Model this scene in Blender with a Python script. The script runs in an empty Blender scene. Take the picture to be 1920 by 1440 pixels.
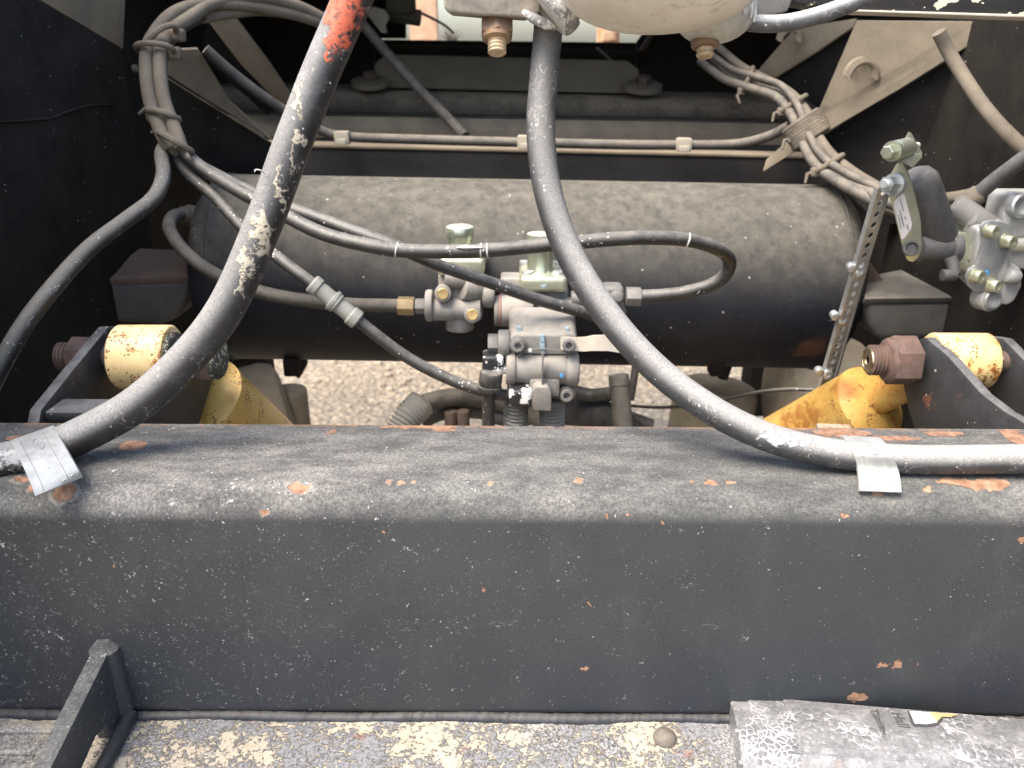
import bpy, bmesh, math, random
from mathutils import Vector, Matrix
R = math.radians
S = bpy.context.scene
COL = S.collection
random.seed(7)

# ------------------------------------------------------------------ camera
CAM = Vector((0, 0, 1.25)); PITCH = R(22); ROLL = R(0.36); F = 1507.0
FW = Vector((0, math.cos(PITCH), -math.sin(PITCH)))
U0 = Vector((0, math.sin(PITCH), math.cos(PITCH))); R0 = Vector((1, 0, 0))
RT = R0 * math.cos(ROLL) + U0 * math.sin(ROLL)
UP = U0 * math.cos(ROLL) - R0 * math.sin(ROLL)
cd = bpy.data.cameras.new('camera'); cam = bpy.data.objects.new('camera', cd); COL.objects.link(cam)
cd.sensor_fit = 'HORIZONTAL'; cd.sensor_width = 36; cd.lens = F / 1920 * 36
cd.clip_start = 0.02; cd.clip_end = 2000
cd.dof.use_dof = True; cd.dof.focus_distance = 0.72; cd.dof.aperture_fstop = 9.0
M = Matrix((RT, UP, -FW)).transposed().to_4x4(); M.translation = CAM
cam.matrix_world = M
S.camera = cam

# ------------------------------------------------------------------ sky, sun, exposure
SUN_EL, SUN_AZ = R(60), R(233)          # azimuth clockwise from +Y: the sun stands behind and left of the camera
w = bpy.data.worlds.new('World'); S.world = w; w.use_nodes = True
wn = w.node_tree.nodes; bg = wn['Background']
sky = wn.new('ShaderNodeTexSky'); sky.sky_type = 'NISHITA'; sky.sun_disc = False
sky.sun_elevation = SUN_EL; sky.sun_rotation = SUN_AZ; sky.air_density = 1.1; sky.dust_density = 4.0; sky.ozone_density = 0.5
w.node_tree.links.new(sky.outputs[0], bg.inputs[0]); bg.inputs[1].default_value = 0.11
sl = bpy.data.lights.new('sun', 'SUN'); sl.energy = 1.5; sl.angle = R(35); sl.color = (1, .93, .84)
so = bpy.data.objects.new('sun', sl); COL.objects.link(so)
to_sun = Vector((math.sin(SUN_AZ) * math.cos(SUN_EL), math.cos(SUN_AZ) * math.cos(SUN_EL), math.sin(SUN_EL)))
so.rotation_euler = to_sun.to_track_quat('Z', 'Y').to_euler(); so.location = (-2, -3, 5)
S.view_settings.view_transform = 'Standard'; S.view_settings.look = 'None'
S.view_settings.exposure = 2.15; S.view_settings.gamma = 1

# ------------------------------------------------------------------ from the photograph's angles to places in the scene
def ray(px, py): return FW + RT * ((px - 960) / F) + UP * ((720 - py) / F)
def P(px, py, Y): d = ray(px, py); return CAM + d * (Y / d.y)
def PZ(px, py, z): d = ray(px, py); return CAM + d * ((z - CAM.z) / d.z)
def PX(px, py, X): d = ray(px, py); return CAM + d * (X / d.x)
def depth(p): return (p - CAM).dot(FW)
def m(n, p): return n * depth(p) / F

# ------------------------------------------------------------------ mesh builder
class MB:
    def __init__(self): self.bm = bmesh.new()
    def _join(self, b, bevel=0, seg=2, ang=30):
        bmesh.ops.recalc_face_normals(b, faces=b.faces)
        if bevel:
            es = [e for e in b.edges if len(e.link_faces) == 2 and e.calc_face_angle(0) > R(ang)]
            bmesh.ops.bevel(b, geom=es, offset=bevel, segments=seg, profile=.6, affect='EDGES', clamp_overlap=True)
        t = bpy.data.meshes.new('t'); b.to_mesh(t); b.free(); self.bm.from_mesh(t); bpy.data.meshes.remove(t)
        return self
    def prism(self, pts, vec, bevel=0, seg=2):
        b = bmesh.new(); vec = Vector(vec)
        a = [b.verts.new(p) for p in pts]; c = [b.verts.new(Vector(p) + vec) for p in pts]
        n = len(pts)
        b.faces.new(a); b.faces.new(list(reversed(c)))
        for i in range(n): b.faces.new((a[i], a[(i + 1) % n], c[(i + 1) % n], c[i]))
        return self._join(b, bevel, seg)
    def box(self, c, dims, ax=None, bevel=0, seg=2):
        X, Y, Z = ax if ax else (Vector((1, 0, 0)), Vector((0, 1, 0)), Vector((0, 0, 1)))
        c = Vector(c); x, y, z = X * dims[0] / 2, Y * dims[1] / 2, Z * dims[2] / 2
        return self.prism([c - x - y - z, c + x - y - z, c + x + y - z, c - x + y - z], z * 2, bevel, seg)
    def lathe(self, o, axis, prof, seg=24, rot=0):
        b = bmesh.new(); o = Vector(o); a = Vector(axis).normalized()
        u = a.orthogonal().normalized(); v = a.cross(u); rings = []
        for t, r in prof:
            rings.append([b.verts.new(o + a * t + (u * math.cos(rot + 2 * math.pi * i / seg) + v * math.sin(rot + 2 * math.pi * i / seg)) * max(r, 1e-5)) for i in range(seg)])
        for p, q in zip(rings, rings[1:]):
            for i in range(seg): b.faces.new((p[i], p[(i + 1) % seg], q[(i + 1) % seg], q[i]))
        b.faces.new(list(reversed(rings[0]))); b.faces.new(rings[-1])
        return self._join(b)
    def cyl(self, p, q, r, seg=24, bev=.12, r2=None):
        p, q = Vector(p), Vector(q); L = (q - p).length; r2 = r if r2 is None else r2; e = min(bev * r, L * .3)
        return self.lathe(p, q - p, [(0, r - e), (e * .3, r - e * .3), (e, r), (L - e, r2), (L - e * .3, r2 - e * .3), (L, r2 - e)], seg)
    def hexn(self, p, q, r, rot=0):
        p, q = Vector(p), Vector(q); L = (q - p).length
        b = MB(); b.lathe(p, q - p, [(0, r), (L, r)], 6, rot)
        bb = b.bm; return self._join(bb, r * .09, 2, 20)
    def thread(self, p, q, r, pitch, seg=20):
        p, q = Vector(p), Vector(q); L = (q - p).length; n = max(2, int(L / pitch)); pr = [(0, r * .8)]
        for i in range(n):
            t = L * i / n; d = L / n
            pr += [(t + d * .15, r * .84), (t + d * .45, r), (t + d * .6, r), (t + d * .95, r * .84)]
        pr += [(L, r * .7)]
        return self.lathe(p, q - p, pr, seg)
    def tube(self, pts, rads, seg=14, wob=0):
        b = bmesh.new(); n = len(pts); rings = []; u = None
        for i, p in enumerate(pts):
            t = (pts[min(i + 1, n - 1)] - pts[max(i - 1, 0)]).normalized()
            u = t.orthogonal().normalized() if u is None else (u - t * u.dot(t)).normalized()
            v = t.cross(u); r = rads[i] * (1 + (random.uniform(-wob, wob) if wob else 0))
            rings.append([b.verts.new(p + (u * math.cos(2 * math.pi * k / seg) + v * math.sin(2 * math.pi * k / seg)) * r) for k in range(seg)])
        for p, q in zip(rings, rings[1:]):
            for i in range(seg): b.faces.new((p[i], p[(i + 1) % seg], q[(i + 1) % seg], q[i]))
        b.faces.new(list(reversed(rings[0]))); b.faces.new(rings[-1])
        return self._join(b)
    def grid(self, rows, vec):
        """a sheet through rows of points, thickened by vec"""
        b = bmesh.new(); vec = Vector(vec)
        A = [[b.verts.new(p) for p in r] for r in rows]; B = [[b.verts.new(Vector(p) + vec) for p in r] for r in rows]
        n, k = len(rows), len(rows[0])
        for i in range(n - 1):
            for j in range(k - 1):
                b.faces.new((A[i][j], A[i][j + 1], A[i + 1][j + 1], A[i + 1][j])); b.faces.new((B[i][j], B[i + 1][j], B[i + 1][j + 1], B[i][j + 1]))
        for i in range(n - 1):
            b.faces.new((A[i][0], A[i + 1][0], B[i + 1][0], B[i][0])); b.faces.new((A[i][-1], B[i][-1], B[i + 1][-1], A[i + 1][-1]))
        for j in range(k - 1):
            b.faces.new((A[0][j], B[0][j], B[0][j + 1], A[0][j + 1])); b.faces.new((A[-1][j], A[-1][j + 1], B[-1][j + 1], B[-1][j]))
        return self._join(b)
    def build(self, name, mat, parent=None, smooth=38, base=None):
        me = bpy.data.meshes.new(name); bm = self.bm
        if parent is not None: off = wloc(parent)
        elif base is not None: off = Vector(base)
        else:
            vs = [v.co for v in bm.verts]
            off = Vector(((min(v.x for v in vs) + max(v.x for v in vs)) / 2, (min(v.y for v in vs) + max(v.y for v in vs)) / 2, min(v.z for v in vs)))
        bmesh.ops.translate(bm, verts=bm.verts, vec=-off)
        bm.to_mesh(me); bm.free()
        me.shade_smooth(); me.set_sharp_from_angle(angle=R(smooth))
        me.materials.append(mat)
        o = bpy.data.objects.new(name, me); COL.objects.link(o)
        if parent is not None: o.parent = parent
        else: o.location = off
        return o

def wloc(o):
    v = Vector((0, 0, 0))
    while o is not None: v += o.location; o = o.parent
    return v
def tag(o, label, cat, group=None, kind=None):
    o['label'] = label; o['category'] = cat
    if group: o['group'] = group
    o['kind'] = kind or 'thing'
    return o
def thing(name, label, cat, loc, group=None):
    o = bpy.data.objects.new(name, None); COL.objects.link(o); o.location = loc; o.empty_display_size = .05
    return tag(o, label, cat, group)
def cat(pts, n=8):
    """smooth curve through tuples"""
    out = []; k = len(pts)
    for i in range(k - 1):
        p0, p1, p2, p3 = (pts[max(i - 1, 0)], pts[i], pts[i + 1], pts[min(i + 2, k - 1)])
        for s in range(n):
            t = s / n
            out.append(tuple(.5 * (2 * b + (c - a) * t + (2 * a - 5 * b + 4 * c - d) * t * t + (3 * b - a - 3 * c + d) * t ** 3) for a, b, c, d in zip(p0, p1, p2, p3)))
    out.append(tuple(pts[-1])); return out
def pipe(pts, rad, n=8):
    """curve through (px, py, Y); rad in metres (one or per point)"""
    if not isinstance(rad, (list, tuple)): rad = [rad] * len(pts)
    c = cat([(*p, r) for p, r in zip(pts, rad)], n)
    return [P(a, b, y) for a, b, y, r in c], [r for *_, r in c]
def hose(name, pts, rad, mat, label=None, category='hose', parent=None, seg=16, n=8, group=None, wob=0):
    q, r = pipe(pts, rad, n)
    o = MB().tube(q, r, seg, wob).build(name, mat, parent)
    if label: tag(o, label, category, group)
    return o

# ------------------------------------------------------------------ materials
class NT:
    def __init__(s, name):
        s.mat = bpy.data.materials.new(name); s.mat.use_nodes = True; s.t = s.mat.node_tree; s.N = s.t.nodes
        s.b = s.N['Principled BSDF']; s.tc = s.N.new('ShaderNodeTexCoord'); s.geo = s.N.new('ShaderNodeNewGeometry')
        s.obj = s.tc.outputs['Object']; s.pos = s.geo.outputs['Position']
    def L(s, a, inp):
        if hasattr(a, 'is_output'): s.t.links.new(a, inp)
        else:
            if hasattr(inp.default_value, '__len__') and not hasattr(a, '__len__'): a = (a,) * len(inp.default_value)
            if hasattr(a, '__len__') and len(a) == 3 and len(inp.default_value) == 4: a = (*a, 1)
            inp.default_value = a
    def noise(s, sc, det=4, ro=.6, vec=None, dist=0):
        n = s.N.new('ShaderNodeTexNoise'); n.inputs['Scale'].default_value = sc; n.inputs['Detail'].default_value = det
        n.inputs['Roughness'].default_value = ro; n.inputs['Distortion'].default_value = dist
        s.L(vec or s.obj, n.inputs['Vector']); return n.outputs['Fac']
    def noisec(s, sc, det=3, vec=None):
        n = s.N.new('ShaderNodeTexNoise'); n.inputs['Scale'].default_value = sc; n.inputs['Detail'].default_value = det
        s.L(vec or s.obj, n.inputs['Vector']); return n.outputs['Color']
    def vor(s, sc, feat='F1', vec=None, out='Distance'):
        n = s.N.new('ShaderNodeTexVoronoi'); n.feature = feat; n.inputs['Scale'].default_value = sc
        s.L(vec or s.obj, n.inputs['Vector']); return n.outputs[out]
    def rng(s, f, a, b, c=0., d=1.):
        n = s.N.new('ShaderNodeMapRange'); n.interpolation_type = 'SMOOTHSTEP'
        s.L(f, n.inputs[0])
        for i, v in zip((1, 2, 3, 4), (a, b, c, d)): s.L(v, n.inputs[i])
        return n.outputs[0]
    def ma(s, op, a, b=0.):
        n = s.N.new('ShaderNodeMath'); n.operation = op; s.L(a, n.inputs[0]); s.L(b, n.inputs[1]); return n.outputs[0]
    def vm(s, op, a, b=(0, 0, 0), out=0):
        n = s.N.new('ShaderNodeVectorMath'); n.operation = op; s.L(a, n.inputs[0]); s.L(b, n.inputs[1]); return n.outputs[out]
    def scale(s, v, k):
        return s.vm('MULTIPLY', v, k)
    def mix(s, f, a, b):
        n = s.N.new('ShaderNodeMix'); n.data_type = 'RGBA'; s.L(f, n.inputs['Factor']); s.L(a, n.inputs['A']); s.L(b, n.inputs['B'])
        return n.outputs['Result'] if False else n.outputs[2]
    def sep(s, v):
        n = s.N.new('ShaderNodeSeparateXYZ'); s.L(v, n.inputs[0]); return n.outputs
    def up(s): return s.sep(s.geo.outputs['Normal'])[2]
    def spots(s, lst, amp=.006, sc=90, soft=.25, det=4):
        """worn or stained patches that sit at fixed places; ragged by noise"""
        v = s.vm('ADD', s.pos, s.vm('MULTIPLY', s.vm('SUBTRACT', s.noisec(sc, det, s.pos), (.5, .5, .5)), (amp * 2,) * 3))
        acc = None
        for p, r in lst:
            if not hasattr(r, '__len__'): r = (r, r, r)
            d = s.vm('LENGTH', s.vm('MULTIPLY', s.vm('SUBTRACT', v, tuple(p)), (1 / r[0], 1 / r[1], 1 / r[2])), out=1)
            k = s.ma('SUBTRACT', 1., d); acc = k if acc is None else s.ma('MAXIMUM', acc, k)
        return s.rng(acc, 0., soft)
    def bump(s, h, st=.3, dist=.001):
        n = s.N.new('ShaderNodeBump'); n.inputs['Strength'].default_value = st; n.inputs['Distance'].default_value = dist
        s.L(h, n.inputs['Height'])
        prev = s.b.inputs['Normal'].links
        if prev: s.t.links.new(prev[0].from_socket, n.inputs['Normal'])
        s.t.links.new(n.outputs[0], s.b.inputs['Normal'])
    def done(s, col, rough=.5, metal=0., spec=.5):
        s.L(col, s.b.inputs['Base Color']); s.L(rough, s.b.inputs['Roughness']); s.L(metal, s.b.inputs['Metallic'])
        s.b.inputs['Specular IOR Level'].default_value = spec
        return s.mat

DUST = (.33, .285, .215)
def grime(name, base, base2=None, vs=20, rough=.5, metal=0., dust=0., dcol=DUST, dbias=.15, dsc=18, speck=0., scol=(.62, .6, .55), ssc=160,
          rust=0., rcol=(.25, .085, .03), rsc=35, bump=.25, bsc=260, spec=.5, all_dust=0.):
    t = NT(name); base2 = base2 or tuple(c * .6 for c in base)
    c = t.mix(t.rng(t.noise(vs, 6, .65), .3, .7), base2, base); ro = rough; me = metal
    nb = t.noise(bsc, 4, .7)
    if rust:
        rm = t.rng(t.noise(rsc, 7, .7), 1 - rust, 1 - rust + .06); rc = t.mix(t.noise(rsc * 4, 4), tuple(x * .45 for x in rcol), rcol)
        c = t.mix(rm, c, rc); me = t.mix(rm, (metal,) * 3, (0, 0, 0)) if metal else 0.; t.bump(rm, .3, .0006)
        ro = t.rng(rm, 0, 1, rough, .9)
    if dust or all_dust:
        n = t.rng(t.noise(dsc, 7, .7), .25, .7)
        f = t.ma('MULTIPLY', t.rng(t.up(), dbias - .5, dbias + .75), dust)
        f = t.ma('MULTIPLY', t.ma('ADD', f, all_dust), t.rng(n, 0., 1., .45, 1.))
        f = t.ma('MINIMUM', t.ma('MULTIPLY', f, t.rng(t.noise(dsc * 12, 3, .8), .2, .75, .6, 1.1)), .97)
        c = t.mix(f, c, t.mix(t.noise(dsc * 3, 4), tuple(x * .75 for x in dcol), dcol))
        ro = t.rng(f, 0., 1., rough, .95)
        if metal: me = t.rng(f, 0., .8, metal, 0.)
    if speck:
        sm = t.ma('LESS_THAN', t.vor(ssc), t.ma('MULTIPLY', t.rng(t.noise(ssc * .35, 3), .45, .75), speck))
        c = t.mix(sm, c, scol)
    if bump: t.bump(nb, bump, .0008)
    return t.done(c, ro, me, spec)

BLK = (.018, .018, .02)
mat_frame = grime('frame_black', (.011, .0105, .010), (.006, .006, .006), rough=.85, spec=.12, dust=.22, speck=.12, rust=.3, rsc=12, bump=.3)
mat_wall = grime('side_plate_black', (.0105, .0095, .0085), (.005, .005, .005), vs=8, rough=.9, spec=.08, dust=.14, all_dust=.012, speck=.12, ssc=120, rust=.33, rsc=7, rcol=(.035, .022, .014), bump=.35, bsc=90)
mat_dusty = grime('dusty_steel', (.19, .157, .112), (.12, .1, .072), vs=14, rough=.9, all_dust=.25, dcol=(.28, .235, .17), rust=.3, rsc=16, rcol=(.13, .075, .04), bump=.35, bsc=120)
mat_cross = grime('crossmember_paint', (.024, .023, .023), (.014, .014, .015), vs=12, rough=.85, spec=.15, dust=.75, dbias=.5, all_dust=.012, dsc=14, bump=.3)
mat_cable = grime('dusty_cable', (.035, .033, .031), (.02, .02, .02), rough=.7, all_dust=.25, dust=.5, dbias=.1, dcol=(.25, .22, .175), dsc=40, bump=.4, bsc=320)
mat_cable_tan = grime('muddy_cable', (.11, .092, .068), (.06, .05, .04), rough=.9, all_dust=.38, dcol=(.25, .21, .155), dsc=45, bump=.4, bsc=260)
mat_blackhose = grime('black_hose_rubber', (.017, .017, .018), (.011, .011, .012), rough=.4, dust=.45, dbias=.2, all_dust=.07, dcol=(.36, .34, .3), dsc=60, speck=.33, ssc=210, bump=.35, bsc=420)
mat_zinc = grime('zinc_plate', (.56, .57, .56), (.38, .4, .41), vs=60, rough=.42, metal=.75, dust=.25, dcol=(.5, .47, .4), dsc=60, bump=.2)
mat_zinc_y = grime('zinc_yellow', (.60, .60, .46), (.43, .45, .33), vs=50, rough=.36, metal=.7, all_dust=.14, dcol=(.45, .42, .33), bump=.15)
mat_zinc_g = grime('zinc_iridescent', (.66, .68, .50), (.48, .56, .46), vs=70, rough=.28, metal=.85, dust=.75, dbias=.45, dcol=(.4, .37, .3), bump=.1)
mat_cast = grime('cast_aluminium', (.24, .235, .225), (.15, .147, .143), vs=45, rough=.62, metal=.3, all_dust=.3, dust=.3, dcol=(.40, .355, .29), dsc=40, bump=.4, bsc=380)
mat_cast_d = grime('cast_dark', (.17, .165, .16), (.1, .1, .1), vs=45, rough=.6, metal=.2, all_dust=.25, dcol=(.36, .32, .26), bump=.4, bsc=380)
mat_brass = grime('dull_brass', (.36, .26, .12), (.2, .15, .08), rough=.45, metal=.6, all_dust=.3, bump=.2)
mat_gold = grime('brass_plug', (.62, .42, .17), (.42, .28, .12), rough=.4, metal=.5, all_dust=.15, bump=.1)
mat_rubber = grime('rubber_black', (.03, .03, .031), (.02, .02, .021), rough=.65, all_dust=.22, dust=.25, dcol=(.27, .26, .25), dsc=70, bump=.5, bsc=420)
mat_conduit = grime('corrugated_conduit', (.30, .30, .27), (.21, .21, .19), rough=.7, all_dust=.25, dcol=(.42, .39, .32), bump=.2)
mat_rustnut = grime('rusty_nut', (.15, .085, .065), (.08, .05, .04), vs=70, rough=.75, rust=.40, rsc=60, rcol=(.22, .105, .065), all_dust=.12, bump=.6, bsc=300)
mat_rustbolt = grime('rusty_bolt_tan', (.24, .135, .07), (.11, .065, .045), vs=80, rough=.7, rust=.4, rsc=60, rcol=(.42, .2, .08), all_dust=.2, dcol=(.5, .42, .3), bump=.5)
mat_boltend = grime('bolt_end_bright', (.62, .52, .36), (.3, .2, .1), vs=120, rough=.28, metal=.9, bump=.4)
mat_thread = grime('thread_tan', (.58, .47, .32), (.36, .26, .16), vs=120, rough=.55, metal=.2, bump=.3)
mat_lichen = grime('lichen_washer', (.07, .065, .05), (.03, .03, .028), rough=.9, speck=1.3, scol=(.46, .42, .29), ssc=420, bump=.9, bsc=500)
mat_tag = grime('cream_tag', (.58, .54, .46), (.45, .41, .34), rough=.6, all_dust=.15, bump=.1)
mat_paper = grime('paper_sticker', (.66, .62, .60), (.58, .55, .53), rough=.7, bump=0)
mat_ink = grime('print_ink', (.07, .068, .07), rough=.6, bump=0)
mat_bluemark = grime('blue_paint_mark', (.30, .42, .48), (.20, .26, .28), vs=200, rough=.6, bump=0)
mat_bluedot = grime('blue_dot', (.08, .30, .62), rough=.5, bump=0)
mat_wht = grime('white_paint', (.72, .72, .68), (.5, .5, .47), vs=200, rough=.6, bump=.2)
mat_pink = grime('pink_gasket', (.30, .13, .11), (.18, .09, .08), rough=.7, all_dust=.2, bump=.2)
mat_grey_box = grime('grey_mount', (.05, .05, .048), (.03, .03, .03), vs=9, rough=.7, all_dust=.12, dust=.45, dcol=(.2, .18, .15), rust=.34, rsc=10, rcol=(.22, .09, .05), bump=.3)
mat_rustplate = grime('rusty_plate', (.085, .045, .035), (.05, .035, .03), vs=12, rough=.8, rust=.4, rsc=20, rcol=(.16, .06, .03), all_dust=.2, bump=.4)

# ------------------------------------------------------------------ the rear beam and everything measured on it
YF, YB, ZT, ZL, RC = .55, .684, .933, .709, .026
def beam_hit(px, py):
    p = PZ(px, py, ZT)
    if p.y >= YF + RC: return p
    q = P(px, py, YF)
    if q.z <= ZT - RC: return q
    d = ray(px, py); best = None
    for i in range(91):
        a = R(i); y = YF + RC - RC * math.cos(a); z = ZT - RC + RC * math.sin(a)
        k = P(px, py, y); e = abs(k.z - z)
        if best is None or e < best[0]: best = (e, k)
    return best[1]

def make_beam_mat():
    t = NT('beam_paint'); pos = t.pos; xyz = t.sep(pos); up = t.up()
    n1 = t.noise(9, 6, .65, pos); n2 = t.noise(60, 6, .7, pos); n3 = t.noise(700, 2, .7, pos)
    base = t.mix(t.rng(n1, .3, .7), (.033, .035, .038), (.046, .047, .048))
    base = t.mix(t.rng(n3, .35, .75), t.scale(base, (.72,) * 3), t.scale(base, (1.45,) * 3))
    # settled dust: on what faces up, blotchy, streaked along the beam
    st = t.noise(16, 6, .7, t.scale(pos, (1., 2.6, 1.)))
    pale = t.mix(t.rng(st, .32, .68), (.078, .076, .073), (.205, .197, .182))
    pale = t.mix(t.rng(t.noise(420, 3, .8, pos), .35, .68), t.scale(pale, (.55,) * 3), t.scale(pale, (1.3,) * 3))
    f = t.ma('MULTIPLY', t.rng(up, .0, .55), t.rng(n2, .18, .65, .55, 1.))
    c = t.mix(t.ma('MINIMUM', f, 1.), base, pale)
    # thin smear of dust and dried splashes; face turns darker and bluish towards the bottom
    sm = t.ma('MULTIPLY', t.rng(t.noise(24, 5, .75, t.scale(pos, (1, 1, .45))), .5, .75), .10)
    c = t.mix(sm, c, (.15, .15, .15))
    low = t.ma('MULTIPLY', t.rng(xyz[2], ZL + .115, ZL + .03), t.rng(t.noise(6, 4, .6, pos), .2, .6))
    c = t.mix(t.ma('MULTIPLY', low, .6), c, (.024, .029, .044))
    tint = t.rng(t.noise(4, 3, .5, t.vm('ADD', pos, (5.2, 0, 0))), .4, .62); c = t.mix(t.ma('MULTIPLY', tint, .35), c, (.034, .042, .041))
    # grit specks, more of them at the left
    dens = t.rng(t.ma('ADD', xyz[0], t.ma('MULTIPLY', n1, .35)), -.5, .45  , 1., .45)
    flake = None
    for sc, th, colr, brk in ((330, .30, (.30, .30, .29), .50), (190, .27, (.46, .46, .44), .53), (95, .17, (.52, .51, .47), .55), (48, .09, (.6, .58, .54), .55), (520, .34, (.20, .20, .20), .5)):
        v = t.vm('ADD', pos, t.scale(t.vm('SUBTRACT', t.noisec(sc * 1.6, 3, pos), (.5, .5, .5)), (1.3 / sc,) * 3))
        k = t.ma('LESS_THAN', t.vor(sc, vec=v), t.ma('MULTIPLY', t.ma('MULTIPLY', t.rng(t.noise(sc * .4, 2, .5, pos), .45, .75), th * 1.6), dens))
        k = t.ma('MULTIPLY', k, t.ma('GREATER_THAN', t.noise(sc * 3.1, 2, .6, pos), brk))
        c = t.mix(t.ma('MULTIPLY', k, .72), c, colr); flake = k if flake is None else t.ma('MAXIMUM', flake, k)
    t.bump(flake, .5, .0006)
    # curled scrapes: thin cream ridges
    cr = t.noise(75, 3, .5, t.scale(pos, (.7, 1, 1.2)), 1.2)
    sc_m = t.ma('MULTIPLY', t.ma('LESS_THAN', t.ma('ABSOLUTE', t.ma('SUBTRACT', cr, .55)), .010), t.ma('GREATER_THAN', t.noise(38, 3, .6, pos), .66))
    c = t.mix(t.ma('MULTIPLY', sc_m, .40), c, (.45, .44, .41))
    # weld-repair scratches across the face
    sl_ = t.spots([(beam_hit(x, y), (rx, .02, .0035)) for x, y, rx in ((606, 1174, .011), (780, 1167, .017), (762, 1181, .009), (866, 1174, .012), (948, 1170, .018), (1340, 1174, .010))], .009, 120, .9)
    sl_ = t.ma('MULTIPLY', sl_, t.rng(t.noise(260, 5, .8, t.scale(pos, (.6, 1, 1.4))), .50, .62))
    c = t.mix(t.ma('MULTIPLY', sl_, .7), c, (.36, .35, .32)); t.bump(sl_, .7, .0012)
    # dust rings and cream splashes on top
    # rust: paint broken off down to the steel
    RS = [(560, 914, 24, 11), (495, 962, 9, 6), (120, 922, 24, 20), (42, 898, 18, 7), (60, 912, 10, 8), (728, 903, 6, 6), (752, 905, 7, 4), (776, 905, 4, 3), (921, 906, 8, 4), (1086, 900, 9, 5),
          (1740, 918, 13, 7), (1645, 928, 13, 5), (1584, 967, 6, 4), (1095, 1253, 12, 4), (1656, 1247, 13, 5), (1682, 1243, 10, 8), (1610, 1307, 22, 9), (553, 1345, 12, 6),
          (1297, 905, 5, 4), (1330, 905, 16, 4), (1370, 904, 12, 4), (1243, 982, 4, 3), (1140, 970, 3, 3), (250, 835, 26, 9), (200, 800, 24, 6), (120, 812, 60, 6), (40, 822, 30, 5),
          (622, 810, 8, 4), (1913, 1012, 6, 5), (720, 1000, 3, 2), (908, 1105, 3, 3), (1106, 1130, 5, 3), (215, 1062, 5, 3), (1180, 965, 4, 3), (1720, 1245, 4, 3),
          (1580, 812, 60, 8), (1680, 822, 50, 5), (1770, 813, 40, 5), (1480, 803, 60, 4), (1905, 820, 24, 14), (1790, 902, 40, 6), (1840, 908, 55, 11), (660, 796, 30, 4), (780, 800, 80, 5), (830, 806, 26, 4), (1860, 902, 30, 6)]
    lst = []
    for x, y, rx, ry in RS:
        p = beam_hit(x, y); q = beam_hit(x, y + ry); a = max((q - p).length, .0015); lst.append((p, (m(rx, p), max(a, .002), max(a, .002))))
    rm = t.spots(lst, .0065, 150, .16, 5)
    halo = t.spots([(p, tuple(k * 1.25 for k in r)) for p, r in lst[:10]], .0065, 150, .12, 5)
    c = t.mix(t.ma('MULTIPLY', halo, .3), c, (.40, .37, .31))
    rc = t.mix(t.rng(t.noise(130, 5, .7, pos), .3, .7), (.17, .085, .05), (.38, .225, .145))
    c = t.mix(rm, c, rc)
    # long faint orange bleed along the top back edge
    bl = t.ma('MULTIPLY', t.rng(xyz[1], YB - .012, YB - .001), t.ma('GREATER_THAN', t.noise(13, 5, .75, pos), .50))
    bl = t.ma('MULTIPLY', bl, t.rng(up, .3, .8))
    c = t.mix(t.ma('MULTIPLY', bl, .75), c, (.34, .19, .10))
    t.bump(t.noise(900, 3, .7, pos), .35, .0004); t.bump(t.noise(140, 4, .6, pos), .25, .0012)
    t.bump(t.ma('SUBTRACT', 0., rm), .8, .0012); t.bump(sc_m, .5, .0008)
    return t.done(c, t.rng(t.ma('MAXIMUM', f, rm), 0, .7, .50, .92), 0., .45)
mat_beam = make_beam_mat()

def make_ledge_mat():
    t = NT('ledge_dried_mud'); pos = t.pos; x = t.sep(pos)[0]
    blob = t.noise(210, 4, .6, pos, .7); b2 = t.noise(480, 3, .6, pos, 1.); big = t.noise(13, 6, .7, pos); fine = t.noise(420, 4, .75, pos)
    k = t.ma('ADD', t.ma('MULTIPLY', blob, .72), t.ma('MULTIPLY', b2, .28)); thr = t.rng(big, .36, .64, .37, .60)
    thr = t.ma('ADD', thr, t.rng(x, -.30, -.37, 0., .16)); dk = t.rng(t.ma('SUBTRACT', k, thr), -.045, .065)
    cream = t.mix(t.noise(60, 5, .7, pos), (.34, .295, .225), (.50, .445, .355)); cream = t.mix(t.rng(fine, .3, .7), t.scale(cream, (.72,) * 3), cream)
    dark = t.mix(t.rng(fine, .3, .7), (.10, .105, .115), (.24, .24, .245))
    c = t.mix(dk, cream, dark)
    wear = t.rng(t.noise(8, 5, .65, t.vm('ADD', pos, (3.1, 0, 0))), .50, .60)
    c = t.mix(t.ma('MULTIPLY', wear, .75), c, t.mix(t.rng(fine, .42, .6), (.10, .105, .115), (.36, .35, .33)))
    c = t.mix(t.ma('MULTIPLY', t.rng(t.noise(24, 5, .7, pos), .60, .70), .6), c, (.23, .12, .075))
    t.bump(dk, .9, .0022); t.bump(fine, .5, .0007)
    return t.done(c, .9, 0., .25)
mat_ledge = make_ledge_mat()

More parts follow.
